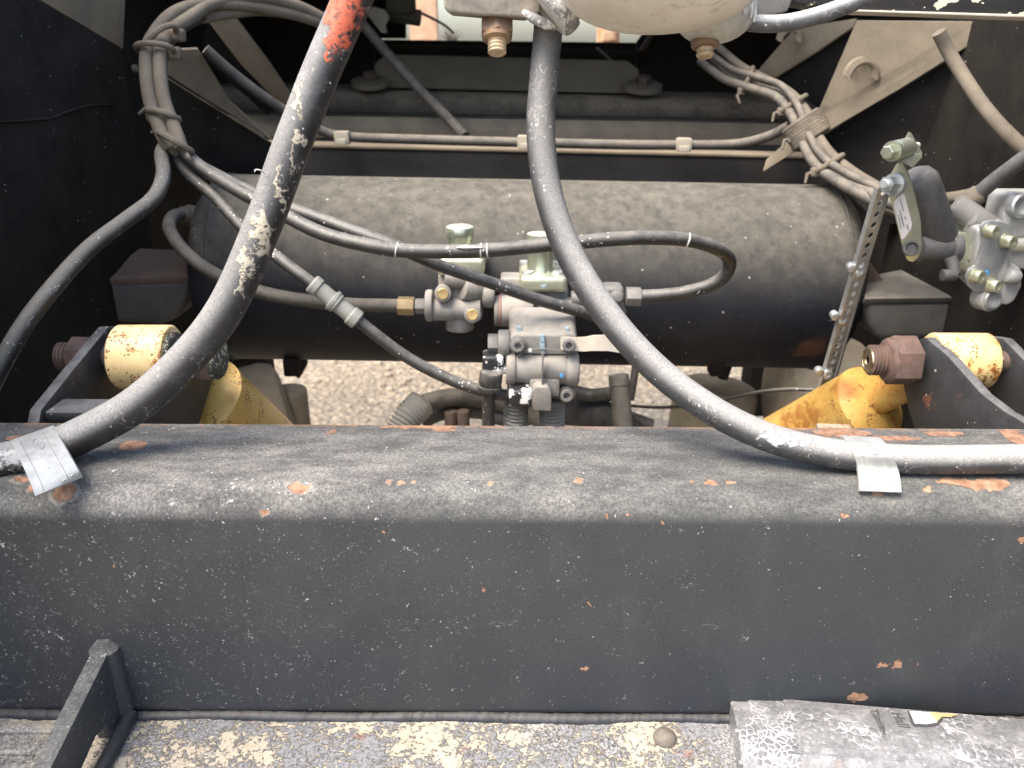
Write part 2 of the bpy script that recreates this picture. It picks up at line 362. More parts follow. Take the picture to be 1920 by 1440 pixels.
def make_thick_hose_mat(name, base, grey, cream=(), red=(), paint=(), amt=.75):
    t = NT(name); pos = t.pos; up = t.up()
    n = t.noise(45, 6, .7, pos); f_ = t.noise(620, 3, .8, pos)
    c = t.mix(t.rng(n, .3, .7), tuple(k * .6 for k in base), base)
    ft = t.ma('ADD', t.ma('MULTIPLY', t.rng(up, -.12, .72), amt), t.ma('MULTIPLY', t.rng(n, .5, .72), .10))  # dust on upward sides, its tone also paints in the hose highlight
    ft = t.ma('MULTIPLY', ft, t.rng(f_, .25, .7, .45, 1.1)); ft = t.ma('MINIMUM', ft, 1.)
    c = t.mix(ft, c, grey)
    sc = t.ma('LESS_THAN', t.vor(190, vec=t.vm('ADD', pos, t.scale(t.noisec(120, 2, pos), (.008,) * 3))), t.ma('MULTIPLY', t.rng(t.noise(70, 3, .6, pos), .48, .7), .22))
    c = t.mix(sc, c, (.5, .49, .46))
    ln = t.ma('MULTIPLY', t.ma('LESS_THAN', t.ma('ABSOLUTE', t.ma('SUBTRACT', t.noise(85, 2, .5, pos, 1.), .5)), .008), t.ma('GREATER_THAN', t.noise(30, 3, .6, pos), .55))
    c = t.mix(t.ma('MULTIPLY', ln, .6), c, (.45, .44, .41))
    for lst, cc, c2 in ((cream, (.50, .45, .35), (.30, .265, .2)), (red, (.58, .115, .05), (.42, .09, .05)), (paint, (.46, .47, .47), (.34, .35, .36))):
        if lst:
            k = t.spots(lst, .013, 120, .35, 6)
            k = t.ma('MULTIPLY', k, t.rng(t.noise(200, 6, .75, pos), .40, .47))
            c = t.mix(k, c, t.mix(t.noise(160, 4, .7, pos), c2, cc)); t.bump(k, .7, .0012)
    t.bump(f_, .35, .0005); t.bump(t.noise(150, 4, .6, pos), .2, .001)
    return t.done(c, t.rng(ft, 0, .8, .42, .85), 0., .5)

def make_yellow(name, light, dark, spots, dens=.45, streak=None):
    t = NT(name); pos = t.pos
    c = t.mix(t.rng(t.noise(22, 5, .65, pos), .3, .7), dark, light)
    k = t.rng(t.noise(95, 6, .75, pos), 1 - dens, 1 - dens + .06)
    zone = t.rng(t.noise(28, 3, .6, pos), .42, .6)
    c = t.mix(t.ma('MULTIPLY', k, zone), c, (.36, .13, .025))
    p = t.ma('LESS_THAN', t.vor(260, vec=pos), t.ma('MULTIPLY', t.rng(t.noise(45, 3, .6, pos), .42, .62), .42))
    c = t.mix(p, c, (.22, .09, .03))
    if spots:
        s_ = t.spots(spots, .014, 45, .6, 5); c = t.mix(t.ma('MULTIPLY', s_, .85), c, t.mix(t.noise(110, 4, .7, pos), (.17, .06, .015), (.40, .17, .03)))
    t.bump(t.noise(300, 3, .6, pos), .2, .0006)
    return t.done(c, .45, 0., .5)

def make_tank_mat():
    t = NT('tank_paint'); pos = t.pos; up = t.up()
    c = t.mix(t.rng(t.noise(14, 6, .65, pos), .3, .7), (.007, .008, .013), (.013, .015, .022))
    n = t.noise(5, 7, .65, pos); n2 = t.noise(70, 6, .75, pos)
    f = t.ma('MULTIPLY', t.rng(up, -.18, .92), t.rng(n, .25, .7, .78, 1.))
    f = t.ma('MULTIPLY', f, t.rng(n2, .30, .52, .6, 1.0)); f = t.ma('MINIMUM', f, 1.)
    c = t.mix(f, c, t.mix(t.rng(t.noise(50, 4, .6, pos), .3, .7), (.085, .079, .064), (.135, .124, .100)))
    sp = t.ma('LESS_THAN', t.vor(95, vec=pos), t.ma('MULTIPLY', t.rng(t.noise(40, 3, .6, pos), .5, .75), .24))
    c = t.mix(sp, c, (.30, .285, .25))
    fine = t.ma('MULTIPLY', t.rng(t.noise(120, 6, .8, pos), .54, .7), .12); c = t.mix(fine, c, (.19, .175, .15))
    rs = t.spots([(P(1525, 655, 1.14), (.03, .06, .03)), (P(1560, 640, 1.16), (.02, .06, .02)), (P(1500, 668, 1.15), (.02, .05, .012))], .02, 40, .8)
    c = t.mix(t.ma('MULTIPLY', rs, .8), c, (.115, .055, .03))
    rs = t.spots([(P(1350, 410, 1.13), .008), (P(860, 406, 1.12), .006), (P(1110, 480, 1.11), .005), (P(700, 395, 1.14), .004)], .004, 90, .4)
    c = t.mix(rs, c, (.40, .25, .16))
    t.bump(n2, .2, .0012); t.bump(t.noise(500, 3, .7, pos), .25, .0005)
    return t.done(c, t.rng(f, 0, .8, .6, .93), 0., .25)

# ground
def make_gravel():
    t = NT('gravel'); pos = t.pos
    e = t.vor(34, 'F1', pos); col = t.vor(34, 'F1', pos, 'Color'); h = t.sep(col)[0]; n = t.noise(3, 5, .6, pos)
    c = t.mix(h, (.23, .185, .13), (.39, .32, .23)); c = t.mix(t.rng(n, .35, .65), t.scale(c, (.75,) * 3), c)
    c = t.mix(t.rng(e, .35, .75), c, (.20, .17, .13)); c = t.mix(t.rng(t.noise(90, 4, .7, pos), .35, .65), t.scale(c, (.7,) * 3), t.scale(c, (1.15,) * 3))
    t.bump(t.ma('SUBTRACT', 1., e), .8, .02)
    return t.done(c, .95, 0., .2)
ZG = -.32
b = MB(); b.prism([(-300, -300, ZG - .5), (300, -300, ZG - .5), (300, 300, ZG - .5), (-300, 300, ZG - .5)], (0, 0, .5))
g = b.build('ground', make_gravel(), smooth=10); tag(g, 'pale gravel ground seen under the chassis', 'ground', kind='structure')
# loose stones on the strip of ground that shows
b = MB()
for i in range(420):
    x = random.uniform(-1.4, 1.4); y = random.uniform(2.9, 4.6); r = random.uniform(.008, .026); d = Vector((random.uniform(-1, 1), random.uniform(-1, 1), random.uniform(.4, 1)))
    b.lathe((x, y, ZG - r * .2), (d.x * .25, d.y * .25, 1), [(0, r * .6), (r * .35, r), (r * .8, r * .75), (r, r * .3)], 6, random.random())
st = b.build('loose_stones', grime('stone', (.34, .285, .21), (.22, .18, .135), vs=14, rough=.95, bump=.4), smooth=25); tag(st, 'loose pale stones lying on the gravel under the tank', 'stones', kind='stuff')

# ------------------------------------------------------------------ chassis shell
def bar(pL, pR, prof):
    """profile of (dy, dz) run from pL to pR"""
    b = MB(); v = Vector(pR) - Vector(pL)
    b.prism([Vector(pL) + Vector((0, dy, dz)) for dy, dz in prof], v, .004, 2); return b

roof_ = MB(); roof_.box((0, 2.23, 1.56), (2.6, 1.46, .05), bevel=.01)  # unseen truck body above the view, front edge set to shade the bays
for i in range(6): roof_.box((-1.05 + i * .42, 2.24, 1.515), (.06, 1.40, .04), bevel=.006)
o = roof_.build('unseen_body_roof', mat_frame); tag(o, 'unseen black truck body roof, added and sized to shade the chassis', 'truck body')

XL, XR = -.60, .635
b = MB(); z0 = P(265, 92, 1.33).z
b.prism([(XL, .25, .35), (XL, 1.33, .35), (XL, 1.33, z0), (XL, 1.0, z0 + .085), (XL, .25, z0 + .2)], (-.012, 0, 0), .002)
lw = b.build('side_plate', mat_wall); tag(lw, 'dark rusty side plate of the chassis at the left behind the thin cable', 'chassis plate')
b = MB(); a0, a1 = Vector((XL, 1.335, z0)), Vector((XL, 1.0, z0 + .087))
b.prism([a0, a1, a1 + Vector((-.02, -.3, .1)), a1 + Vector((.02, .02, .16)), a0 + Vector((.03, .03, .20))], (-.01, .006, 0), .001)
b.build('dusty_flange', mat_dusty, lw)
b = MB(); b.cyl(P(257, 128, 1.30), P(250, 129, 1.30), .006, 12); b.build('bolt', mat_cable_tan, lw)
b = MB(); b.tube([Vector((XL + .001, .25 + i * .06, z0 - .11 + .004 * math.sin(i * 1.7) + i * .002)) for i in range(18)], [.0016] * 18, 6, .3); b.build('weld_bead', mat_wall, lw)
b = MB(); b.prism([(XR, .25, .35), (XR, 1.36, .35), (XR, 1.36, 1.28), (XR, 1.0, 1.42), (XR, .25, 1.5)], (.012, 0, 0), .002)
rw = b.build('side_plate', mat_wall); tag(rw, 'dark dusty side plate of the chassis at the right behind the levelling valve', 'chassis plate')
for sx, lab in ((-1, 'long black chassis rail running back on the left side'), (1, 'long black chassis rail running back on the right side')):
    b = MB(); x = sx * .78
    b.prism([(x, 1.15, .55), (x + sx * .012, 1.15, .55), (x + sx * .012, 3.0, .55), (x, 3.0, .55)], (0, 0, .95), .002)
    b.prism([(x, 1.15, .55), (x - sx * .10, 1.15, .55), (x - sx * .10, 3.0, .55), (x, 3.0, .55)], (0, 0, .012), .001)
    tag(b.build('chassis_rail', mat_frame), lab, 'chassis rail')

# crossmembers, near to far
cm = []
def cross(name, xl, yl, xr, yr, Y, prof, label, mat=None):
    o = bar(P(xl, yl, Y), P(xr, yr, Y), prof).build(name, mat or mat_cross, smooth=40); tag(o, label, 'crossmember', 'black steel crossmembers above the air tank'); return o
c1 = cross('crossmember', 405, 268, 1560, 294, 1.52, [(0, 0), (0, -.26), (.012, -.26), (.012, -.012), (.07, -.012), (.07, 0)], 'nearest black crossmember right above the tank, carrying a clipped cable')
c2 = cross('crossmember', 330, 226, 1620, 247, 1.82, [(0, -.024), (0, -.14), (.012, -.14), (.012, -.04), (.30, -.02), (.30, .006), (.016, .006)], 'second black crossmember with a thin dusty top edge')
pr = [(0, -.17), (0, -.075)] + [(.075 - .075 * math.cos(R(a)), -.075 + .075 * math.sin(R(a))) for a in (10, 20, 30, 40, 50, 60, 70, 80, 90)] + [(.30, .006), (.30, -.17)]
c3 = cross('crossmember', 330, 163, 1640, 192, 2.1, pr, 'third black crossmember with a rounded dusty top, under the mounting slab', grime('dusty_round', (.03, .028, .026), (.018, .017, .016), vs=12, rough=.85, spec=.15, dust=1.5, dcol=(.34, .28, .21), dbias=.5, all_dust=.01, dsc=10, bump=.3))
for par, (xl, yl, xr, yr, Y), prf in ((c2, (330, 227, 1620, 248, 1.817), [(0, -.030), (0, -.006), (.018, .014), (.022, .014), (.022, -.030)]), (c1, (405, 269, 1560, 295, 1.517), [(0, -.004), (0, .002), (.06, .003), (.06, -.004)])):
    bar(P(xl, yl, Y), P(xr, yr, Y), prf).build('dusty_lip', mat_dusty, par)
# slab bolted on the third crossmember
sl0, sl1 = P(700, 164, 2.18), P(1200, 176, 2.18)
slab = thing('mounting_slab', 'wide dusty brown slab bolted on the third crossmember', 'mounting slab', (sl0 + sl1) / 2)
b = MB(); h = Vector((0, .05, m(58, sl0))); dx = Vector((m(22, sl0), 0, 0))
b.prism([sl0, sl1, sl1 + h * .72, sl1 + h - dx, sl0 + h + dx, sl0 + h * .72], (0, .12, .0), .006, 3); b.build('slab_body', grime('slab_dusty', (.17, .14, .10), (.12, .1, .075), vs=8, rough=.9, all_dust=.35, dcol=(.2, .17, .125), bump=.25), slab)
for xx, yy in ((695, 152), (1205, 160)):
    b = MB(); p = P(xx, yy + 8, 2.15); b.lathe(p, (0, -.25, 1), [(0, m(36, p)), (.012, m(36, p)), (.014, m(30, p))], 24); ear = b.build('mounting_ear', mat_dusty, slab)
    b = MB(); b.hexn(p + Vector((0, 0, .012)), p + Vector((0, -.005, .032)), m(14, p)); b.build('bolt', mat_rustplate, ear)

# front wall of the chassis with its bright opening
YW = 2.75
wal = thing('bulkhead', 'black bulkhead far back with a bright opening at its top', 'bulkhead', P(960, 300, YW))
def wpoly(px, nm='plate'):
    b = MB(); b.prism([P(x, y, YW) for x, y in px], (0, .03, 0), .002); return b.build(nm, mat_frame, wal)
wpoly([(-200, -80), (760, -80), (760, 72), (700, 72), (700, 330), (-200, 330)])
wpoly([(1195, 78), (1262, -10), (1262, -80), (2100, -80), (2100, 330), (1195, 330)])
wpoly([(702, 74), (1193, 80), (1193, 330), (702, 330)])
b = MB(); q0, q1 = P(702, 82, YW - .01), P(1210, 96, YW - .01); b.prism([q0, q1, q1 + Vector((0, 0, -.028)), q0 + Vector((0, 0, -.028))], (0, -.09, 0), .003); b.build('ledge_angle', mat_frame, wal)
b = MB(); q0, q1 = P(1275, -20, YW - .06), P(1200, 100, YW - .06); b.tube([q0, q1], [.009, .009], 8); b.build('brace_rod', mat_rustplate, wal)
# outside, beyond the opening
post = MB(); pp = P(796, 60, 4.6); wd = m(50, pp); post.box((pp.x, pp.y, .6), (wd, .1, 1.9), bevel=.004)
o = post.build('timber_post', grime('timber', (.50, .30, .19), (.34, .2, .12), vs=20, rough=.8, bump=.4)); tag(o, 'brown timber post in daylight beyond the bulkhead opening', 'post')
for k, (xx, yy, hh, lab) in enumerate(((846, 66, 20, 'small grey bush beyond the opening beside the timber post'), (1020, 68, 26, 'small dry bush beyond the opening behind the hanging bolt'))):
    b = MB(); p = P(xx, yy + 16, 4.2)
    for i in range(46):
        a = random.uniform(0, 6.28); l = random.uniform(.03, .09); d = Vector((math.cos(a) * random.uniform(.2, 1), math.sin(a) * .5, random.uniform(.3, 1))).normalized()
        s0 = p + Vector((random.uniform(-.02, .02), random.uniform(-.02, .02), 0)); b.tube([s0, s0 + d * l * .6 + Vector((0, 0, .01)), s0 + d * l], [.003, .002, .0008], 4)
    b.tube([p + Vector((0, 0, -1.2)), p], [.012, .006], 6)
    o = b.build('bush', grime('dry_twig%d' % k, (.17, .15, .12), rough=.9, bump=0)); tag(o, lab, 'bush')

b = MB(); c = P(1142, 60, 3.4); b.box(c, (m(30, c), .03, m(40, c)), bevel=.018, seg=3); b.box(c + Vector((0, .02, -.02)), (m(44, c), .02, m(36, c)), bevel=.006)
tag(b.build('amber_lamp', grime('amber_lens', (.40, .13, .04), (.62, .45, .3), vs=22, rough=.35, bump=0)), 'small amber lamp lens in the bright opening right of the white collar', 'lamp')
# triangular dusty gusset plates
def gusset(px, Ys, thick, label, web=None, clip=None):
    pts = [P(x, y, Y) for (x, y), Y in zip(px, Ys)]
    t = thing('gusset_plate', label, 'gusset plate', pts[0], 'dusty triangular gusset plates')
    b = MB(); n = (pts[1] - pts[0]).cross(pts[2] - pts[0]).normalized()
    if n.dot(CAM - pts[0]) > 0: n = -n
    b.prism(pts, n * thick, .0015); b.build('top_flange', mat_dusty, t)
    if web:
        b = MB(); wp = [P(x, y, Y) for x, y, Y in web]; b.prism(wp, (0, .01, 0), .001); b.build('web', mat_frame, t)
    if clip:
        cx, cy, Y, r = clip; b = MB(); c = P(cx, cy, Y); rr = m(r, c)
        arc = [c + Vector((0, -.006, 0)) + (RT * math.cos(R(a)) + (UP * .9 - FW * .5) * math.sin(R(a))) * rr for a in range(-10, 200, 14)]
        for w_ in (-1, 0, 1): b.tube([p + (RT * .6 - UP * .5) * (w_ * .004) for p in arc], [.0045] * len(arc), 8)
        b.build('cable_clip', mat_dusty, t)
    return t
gusset([(1606, 38), (1830, 40), (1822, 82), (1690, 165), (1545, 250), (1430, 322), (1436, 300), (1530, 216)], [1.30, 1.22, 1.22, 1.28, 1.36, 1.44, 1.45, 1.40], .008,
       'big dusty triangular gusset plate with a half-ring cable clip at the right', [(1822, 86, 1.235), (1690, 170, 1.295), (1545, 256, 1.375), (1550, 330, 1.40), (1640, 420, 1.33), (1850, 420, 1.25)], (1612, 142, 1.325, 26))
gusset([(1490, 52), (1606, 34), (1600, 50), (1530, 98), (1452, 146), (1408, 146)], [1.70, 1.62, 1.62, 1.68, 1.75, 1.77], .008,
       'smaller dusty gusset plate farther back beside the grey hanging cable', [(1600, 54, 1.64), (1452, 150, 1.765), (1560, 215, 1.70), (1640, 120, 1.62)], (1478, 74, 1.68, 18))
gusset([(286, 96), (372, 92), (432, 190), (517, 268), (404, 198), (305, 136)], [1.36, 1.40, 1.46, 1.50, 1.44, 1.38], .008,
       'big dusty triangular gusset plate behind the left cable bundle', [(305, 142, 1.395), (404, 204, 1.455), (517, 274, 1.512), (520, 330, 1.512), (330, 330, 1.42)], None)
gusset([(385, 34), (440, 34), (505, 120), (552, 190), (527, 196), (452, 122)], [1.66, 1.66, 1.72, 1.78, 1.78, 1.72], .008,
       'narrow dusty gusset plate farther back right of the left cable bundle', [(385, 40, 1.68), (452, 128, 1.735), (527, 202, 1.795), (500, 215, 1.79), (380, 110, 1.72)], None)

# cable along the nearest crossmember, with its clips
hose('clipped_cable', [(385, 92, 1.40), (440, 140, 1.42), (500, 185, 1.44), (560, 222, 1.47), (610, 248, 1.49), (660, 257, 1.495), (800, 262, 1.495), (985, 267, 1.495), (1150, 271, 1.495), (1290, 272, 1.495), (1380, 270, 1.49), (1440, 256, 1.46), (1480, 236, 1.43)], .0085, mat_cable, 'dark cable clipped along the top of the nearest crossmember', 'cable')
for xx, yy, lab in ((642, 256, 'left cable clip on the crossmember'), (984, 264, 'middle cable clip on the crossmember behind the thick hose'), (1282, 269, 'right cable clip on the crossmember')):
    c = P(xx, yy, 1.488); b = MB(); s = m(14, c); b.box(c + Vector((0, 0, -.002)), (s * 2, .024, s * 1.75), bevel=.004); b.box(c + Vector((0, -.013, -.008)), (s * 1.3, .006, s * .8), bevel=.002)
    tag(b.build('cable_clip', grime('tan_clip', (.36, .33, .26), (.25, .22, .17), rough=.85, all_dust=.3, bump=.2) if xx == 642 else bpy.data.materials['tan_clip']), lab, 'cable clip', 'cable clips on the crossmember')
hose('rod', [(650, 10, 1.95), (700, 70, 1.9), (770, 150, 1.82), (840, 222, 1.74), (872, 256, 1.70)], .011, mat_cable, 'grey diagonal rod running down across the crossmembers', 'rod')
hose('thin_wire', [(1120, 90, 2.5), (1170, 135, 2.3), (1210, 175, 2.16)], .004, mat_cable, 'thin dark wire crossing the dusty slab at its right end', 'wire')
hose('thin_wire', [(660, -20, 2.2), (730, 0, 2.3), (780, 20, 2.5), (830, 45, 2.72), (850, 62, 2.8)], .004, mat_cable, 'thin dark wire hanging across the brown timber post', 'wire')
b = MB(); c = P(752, 10, 2.3); b.box(c, (.075, .05, .05), bevel=.012, seg=3); b.cyl(c + Vector((-.03, 0, -.02)), c + Vector((.05, 0, -.03)), .02, 16); tag(b.build('wire_connector', mat_cable), 'small black wire connector in front of the timber post', 'connector')
b = MB(); p = [(685, 18), (700, 12), (722, 18), (730, 34), (722, 46), (725, 62), (715, 62), (698, 40), (690, 30)]; b.prism([P(x, y, 2.2) for x, y in p], (0, .02, 0), .003); tag(b.build('cast_bracket', grime('pale_bracket', (.45, .42, .36), rough=.8, all_dust=.3)), 'pale lobed metal bracket beside the red-painted hose end', 'bracket')

# ------------------------------------------------------------------ air tank
tc0, tc1 = P(446, 502, 1.27), P(1526, 521, 1.27); tr = m(170, (tc0 + tc1) / 2)
tank = thing('air_tank', 'large black cylindrical air tank with a dusty top', 'air tank', (tc0 + tc1) / 2 - Vector((0, 0, tr)))
ax = (tc1 - tc0).normalized(); L = (tc1 - tc0).length
mt = make_tank_mat()
b = MB(); b.lathe(tc0, ax, [(-.0005, tr * .985), (0, tr)] + [(L * i / 12, tr) for i in range(1, 12)] + [(L, tr), (L + .0005, tr * .985)], 72); b.build('shell', mt, tank)
for c, a in ((tc0, -ax), (tc1, ax)):
    b = MB(); b.lathe(c + a * .001, a, [(0, tr * .992)] + [(.050 * math.sin(R(k)), tr * .99 * math.cos(R(k)) ** .7) for k in range(0, 90, 6)] + [(.050, .001)], 72); b.build('end_cap', mt, tank)
    b = MB(); u = a.orthogonal().normalized(); v = a.cross(u); b.tube([c + a * .001 + (u * math.cos(R(k)) + v * math.sin(R(k))) * tr * 1.0 for k in range(0, 361, 6)], [.0022] * 61, 8, .2); b.build('weld_seam', mt, tank)
for xx in (545, 1345):
    b = MB(); c = P(xx, 660, 1.2); b.box(c + Vector((0, 0, -.022)), (.022, .03, .03), bevel=.004); b.build('drain_boss' if xx == 545 else 'mount_foot', mat_frame, tank)

# grey mounts left and right of the tank
def mount(px, Y, top, label):
    pts = [P(x, y, Y) for x, y in px]; t = thing('suspension_mount', label, 'suspension mount', pts[0])
    b = MB(); b.prism(pts, (0, .10, 0), .012, 3); b.build('block', mat_grey_box, t)
    b = MB(); b.prism([P(x, y, yy) for x, y, yy in top], (0, .004, -.010), .002); b.build('top_plate', mat_grey_box if px[0][0] > 960 else mat_rustplate, t); return t
mount([(178, 528), (356, 520), (352, 560), (330, 600), (300, 610), (200, 606), (178, 570)], 1.17, [(178, 525, 1.165), (356, 518, 1.165), (362, 470, 1.27), (262, 465, 1.27)], 'grey dusty suspension mount left of the tank above the yellow bush')
mount([(1622, 562), (1790, 560), (1790, 636), (1650, 640), (1630, 610)], 1.13, [(1622, 560, 1.125), (1790, 558, 1.125), (1690, 505, 1.24), (1615, 520, 1.24)], 'grey dusty suspension mount right of the tank behind the perforated strap')
b = MB(); b.prism([P(x, y, 1.2) for x, y in ((1606, 470), (1630, 490), (1668, 540), (1660, 556), (1606, 560))], (0, .012, 0), .002); tag(b.build('rusty_tab', mat_rustplate), 'rusty brown tab between the tank end and the right grey mount', 'metal tab')
# axle parts seen against the ground
axm = grime('axle_dust', (.27, .24, .19), (.17, .15, .12), rough=.9, all_dust=.4, bump=.3)
b = MB(); b.cyl(P(440, 790, 1.75), P(540, 760, 1.8), .12, 32, .35); b.cyl(P(560, 900, 1.8), P(540, 730, 1.8), .045, 20)
tag(b.build('axle_housing', axm), 'pale dusty axle housing showing behind the left yellow shock absorber', 'axle housing')
b = MB(); b.cyl(P(1320, 860, 1.78), P(1345, 715, 1.8), .10, 32, .3); b.cyl(P(1450, 740, 1.7), P(1620, 740, 1.7), .13, 32, .3)
tag(b.build('axle_housing', axm), 'brown dusty axle housing showing behind the right yellow shock absorber', 'axle housing')
b = MB(); b.prism([P(x, y, 1.62) for x, y in ((520, 650), (570, 650), (572, 690), (560, 712), (545, 700), (540, 672))], (0, .03, 0), .004); tag(b.build('hanger_tab', mat_frame), 'dark hanger tab showing under the left part of the tank', 'hanger tab')
b = MB(); b.prism([P(x, y, 1.62) for x, y in ((1345, 655), (1385, 655), (1365, 715), (1348, 712))], (0, .03, 0), .004); tag(b.build('hanger_tab', mat_frame), 'dark hanger tab showing under the right part of the tank', 'hanger tab')
b = MB(); b.box(P(400, 690, 1.95), (.30, .10, .20), bevel=.02); tag(b.build('spring_hanger', mat_frame), 'dark spring hanger behind the left end of the tank', 'spring hanger')
b = MB(); b.box(P(1575, 700, 1.98), (.5, .10, .22), bevel=.02); tag(b.build('spring_hanger', mat_frame), 'dark spring hanger behind the right end of the tank', 'spring hanger')

# ------------------------------------------------------------------ rear beam
beam = thing('rear_beam', 'wide black steel beam across the bottom with dusty top and rust chips', 'steel beam', (0, YF, ZL))
prof = [(YB - .004, ZT), (YB, ZT - .004), (YB, ZL + .006), (YB - .006, ZL), (YF + .010, ZL)]
prof += [(YF + .010 - .010 * math.sin(R(a)), ZL + .010 - .010 * math.cos(R(a))) for a in (30, 60, 90)]
prof += [(YF + RC - RC * math.cos(R(a)), ZT - RC + RC * math.sin(R(a))) for a in range(0, 91, 6)]
b = MB(); b.prism([Vector((-1.25, y, z)) for y, z in prof], (2.5, 0, 0)); b.build('tube', mat_beam, beam, smooth=50)
# ledge plate and its weld
mat_weld = grime('weld_black', (.032, .034, .040), (.016, .017, .020), vs=90, rough=.6, dust=.25, dbias=.75, dcol=(.3, .27, .21), dsc=30, bump=.8, bsc=180)
b = MB()
n = 90; rows = []
for j, y in enumerate((.30, .40, .46, .485, .50, .515, .53, .545, YF + .012)):
    rows.append([Vector((-1.25 + 2.5 * i / n, y, ZL - .001 + (random.uniform(-.0009, .0009) if y > .42 else 0))) for i in range(n + 1)])
b.grid(rows, (0, 0, -.012)); led = b.build('ledge_plate', mat_ledge, beam, smooth=60)
b = MB(); xs = [-1.25 + i * .0022 for i in range(1137)]
b.tube([Vector((x, YF + .0003 - .0012 * math.sin(x * 31), ZL - .0014)) for x in xs], [.0056 +   .00025 * math.sin(i * .9) + .0007 * math.sin(i * .047) * math.sin(i * .013) + random.uniform(-.0005, .0005) for i in range(1137)], 8); b.build('weld_bead', mat_weld, beam, smooth=60)
b = MB(); c = PZ(1246, 1385, ZL); b.lathe(c, (0, 0, 1), [(0, .0100), (.002, .0100), (.005, .0085), (.0075, .005), (.0085, .001)], 24); b.build('rivet', grime('rivet_dusty', (.13, .11, .09), (.07, .065, .06), vs=120, rough=.85, all_dust=.25, rust=.35, rsc=120, rcol=(.22, .12, .07), bump=.6), beam)
# raised ribs at the left end of the ledge
for yy in (1368, 1408):
    p = PZ(60, yy, ZL); b = MB(); b.box((-.62, p.y, ZL + .001), (.52, .010, .005), bevel=.003, seg=3); b.build('ledge_rib', mat_ledge, beam)
# lug standing on the ledge
XG = -.338
lug = [(YF + .004, ZL + .080), (YF - .012, ZL + .076), (.42, ZL + .050), (.40, ZL + .043), (.40, ZL + .003), (.425, ZL + .003), (.43, ZL + .008), (YF - .050, ZL + .026), (YF - .034, ZL + .022), (YF - .028, ZL + .008), (YF - .026, ZL - .001), (YF + .004, ZL - .001)]
b = MB(); b.prism([Vector((XG, y, z)) for y, z in lug], (-.0145, 0, 0), .0014, 2); lg = b.build('lug', mat_beam, beam)
b = MB(); b.tube([Vector((XG - .007, YF - .001, ZL + .083)), Vector((XG - .007, YF - .0005, ZL + .075)), Vector((XG - .006, YF, ZL + .05)), Vector((XG - .005, YF - .001, ZL + .01))], [.006, .0125, .0125, .013], 12, .08); b.build('lug_weld', mat_beam, beam)
b = MB(); b.tube([Vector((XG + .004, YF - .004, ZL + .004)), Vector((XG + .006, .50, ZL + .004)), Vector((XG + .008, .42, ZL + .004))], [.007, .006, .006], 12, .06); b.build('lug_foot_weld', mat_weld, beam)
# ------------------------------------------------------------------ shock absorbers in their clevis brackets
yl = make_yellow('yellow_paint_left', (.85, .65, .34), (.79, .56, .25), [(PX(300, 655, -.36), (.03, .012, .003))], .5)
yr = make_yellow('yellow_paint_right', (.85, .64, .32), (.77, .52, .20), [], .5)
def axis_hit(px, py, p0, d, r):
    for i in range(600):
        q = P(px, py, .7 + i * .001)
        if ((q - p0) - d * (q - p0).dot(d)).length < r: return q
    return P(px, py, .93)
def body(ce, px1, py1, Y1, rpx, off):
    p1 = P(px1, py1, Y1); d = (p1 - ce).normalized(); p0 = ce + d * off; return (p0, p1, rpx)
ce = PX(1790, 676, .497); ce2 = PX(284, 669, -.397)
BR = body(ce, 1230, 960, 1.28, .0500, .128); BL = body(ce2, 735, 1060, 1.22, .0560, .088)
hr = lambda x, y: axis_hit(x, y, BR[0], (BR[1] - BR[0]).normalized(), BR[2]); hl = lambda x, y: axis_hit(x, y, BL[0], (BL[1] - BL[0]).normalized(), BL[2])
ybl = make_yellow('yellow_body_left', (.62, .41, .12), (.52, .32, .07), [(hl(425, 735), (.012, .03, .030)), (hl(400, 745), (.006, .03, .02))], .34)
ybr = make_yellow('yellow_body_right', (.58, .37, .10), (.42, .24, .05), [(hr(1630, 735), (.040, .05, .040)), (hr(1665, 755), (.035, .05, .030)), (hr(1590, 730), (.035, .05, .025)), (hr(1500, 785), (.006, .05, .02)), (hr(1480, 790), (.004, .05, .02)), (hr(1520, 775), (.004, .05, .018))], .45)
mat_bracket = grime('bracket_black', (.022, .022, .024), (.014, .014, .015), vs=30, rough=.5, dust=.55, dbias=.3, dcol=(.26, .26, .26), dsc=60, speck=.22, ssc=140, scol=(.4, .38, .33), rust=.36, rsc=26, rcol=(.15, .06, .035), bump=.4, bsc=240)

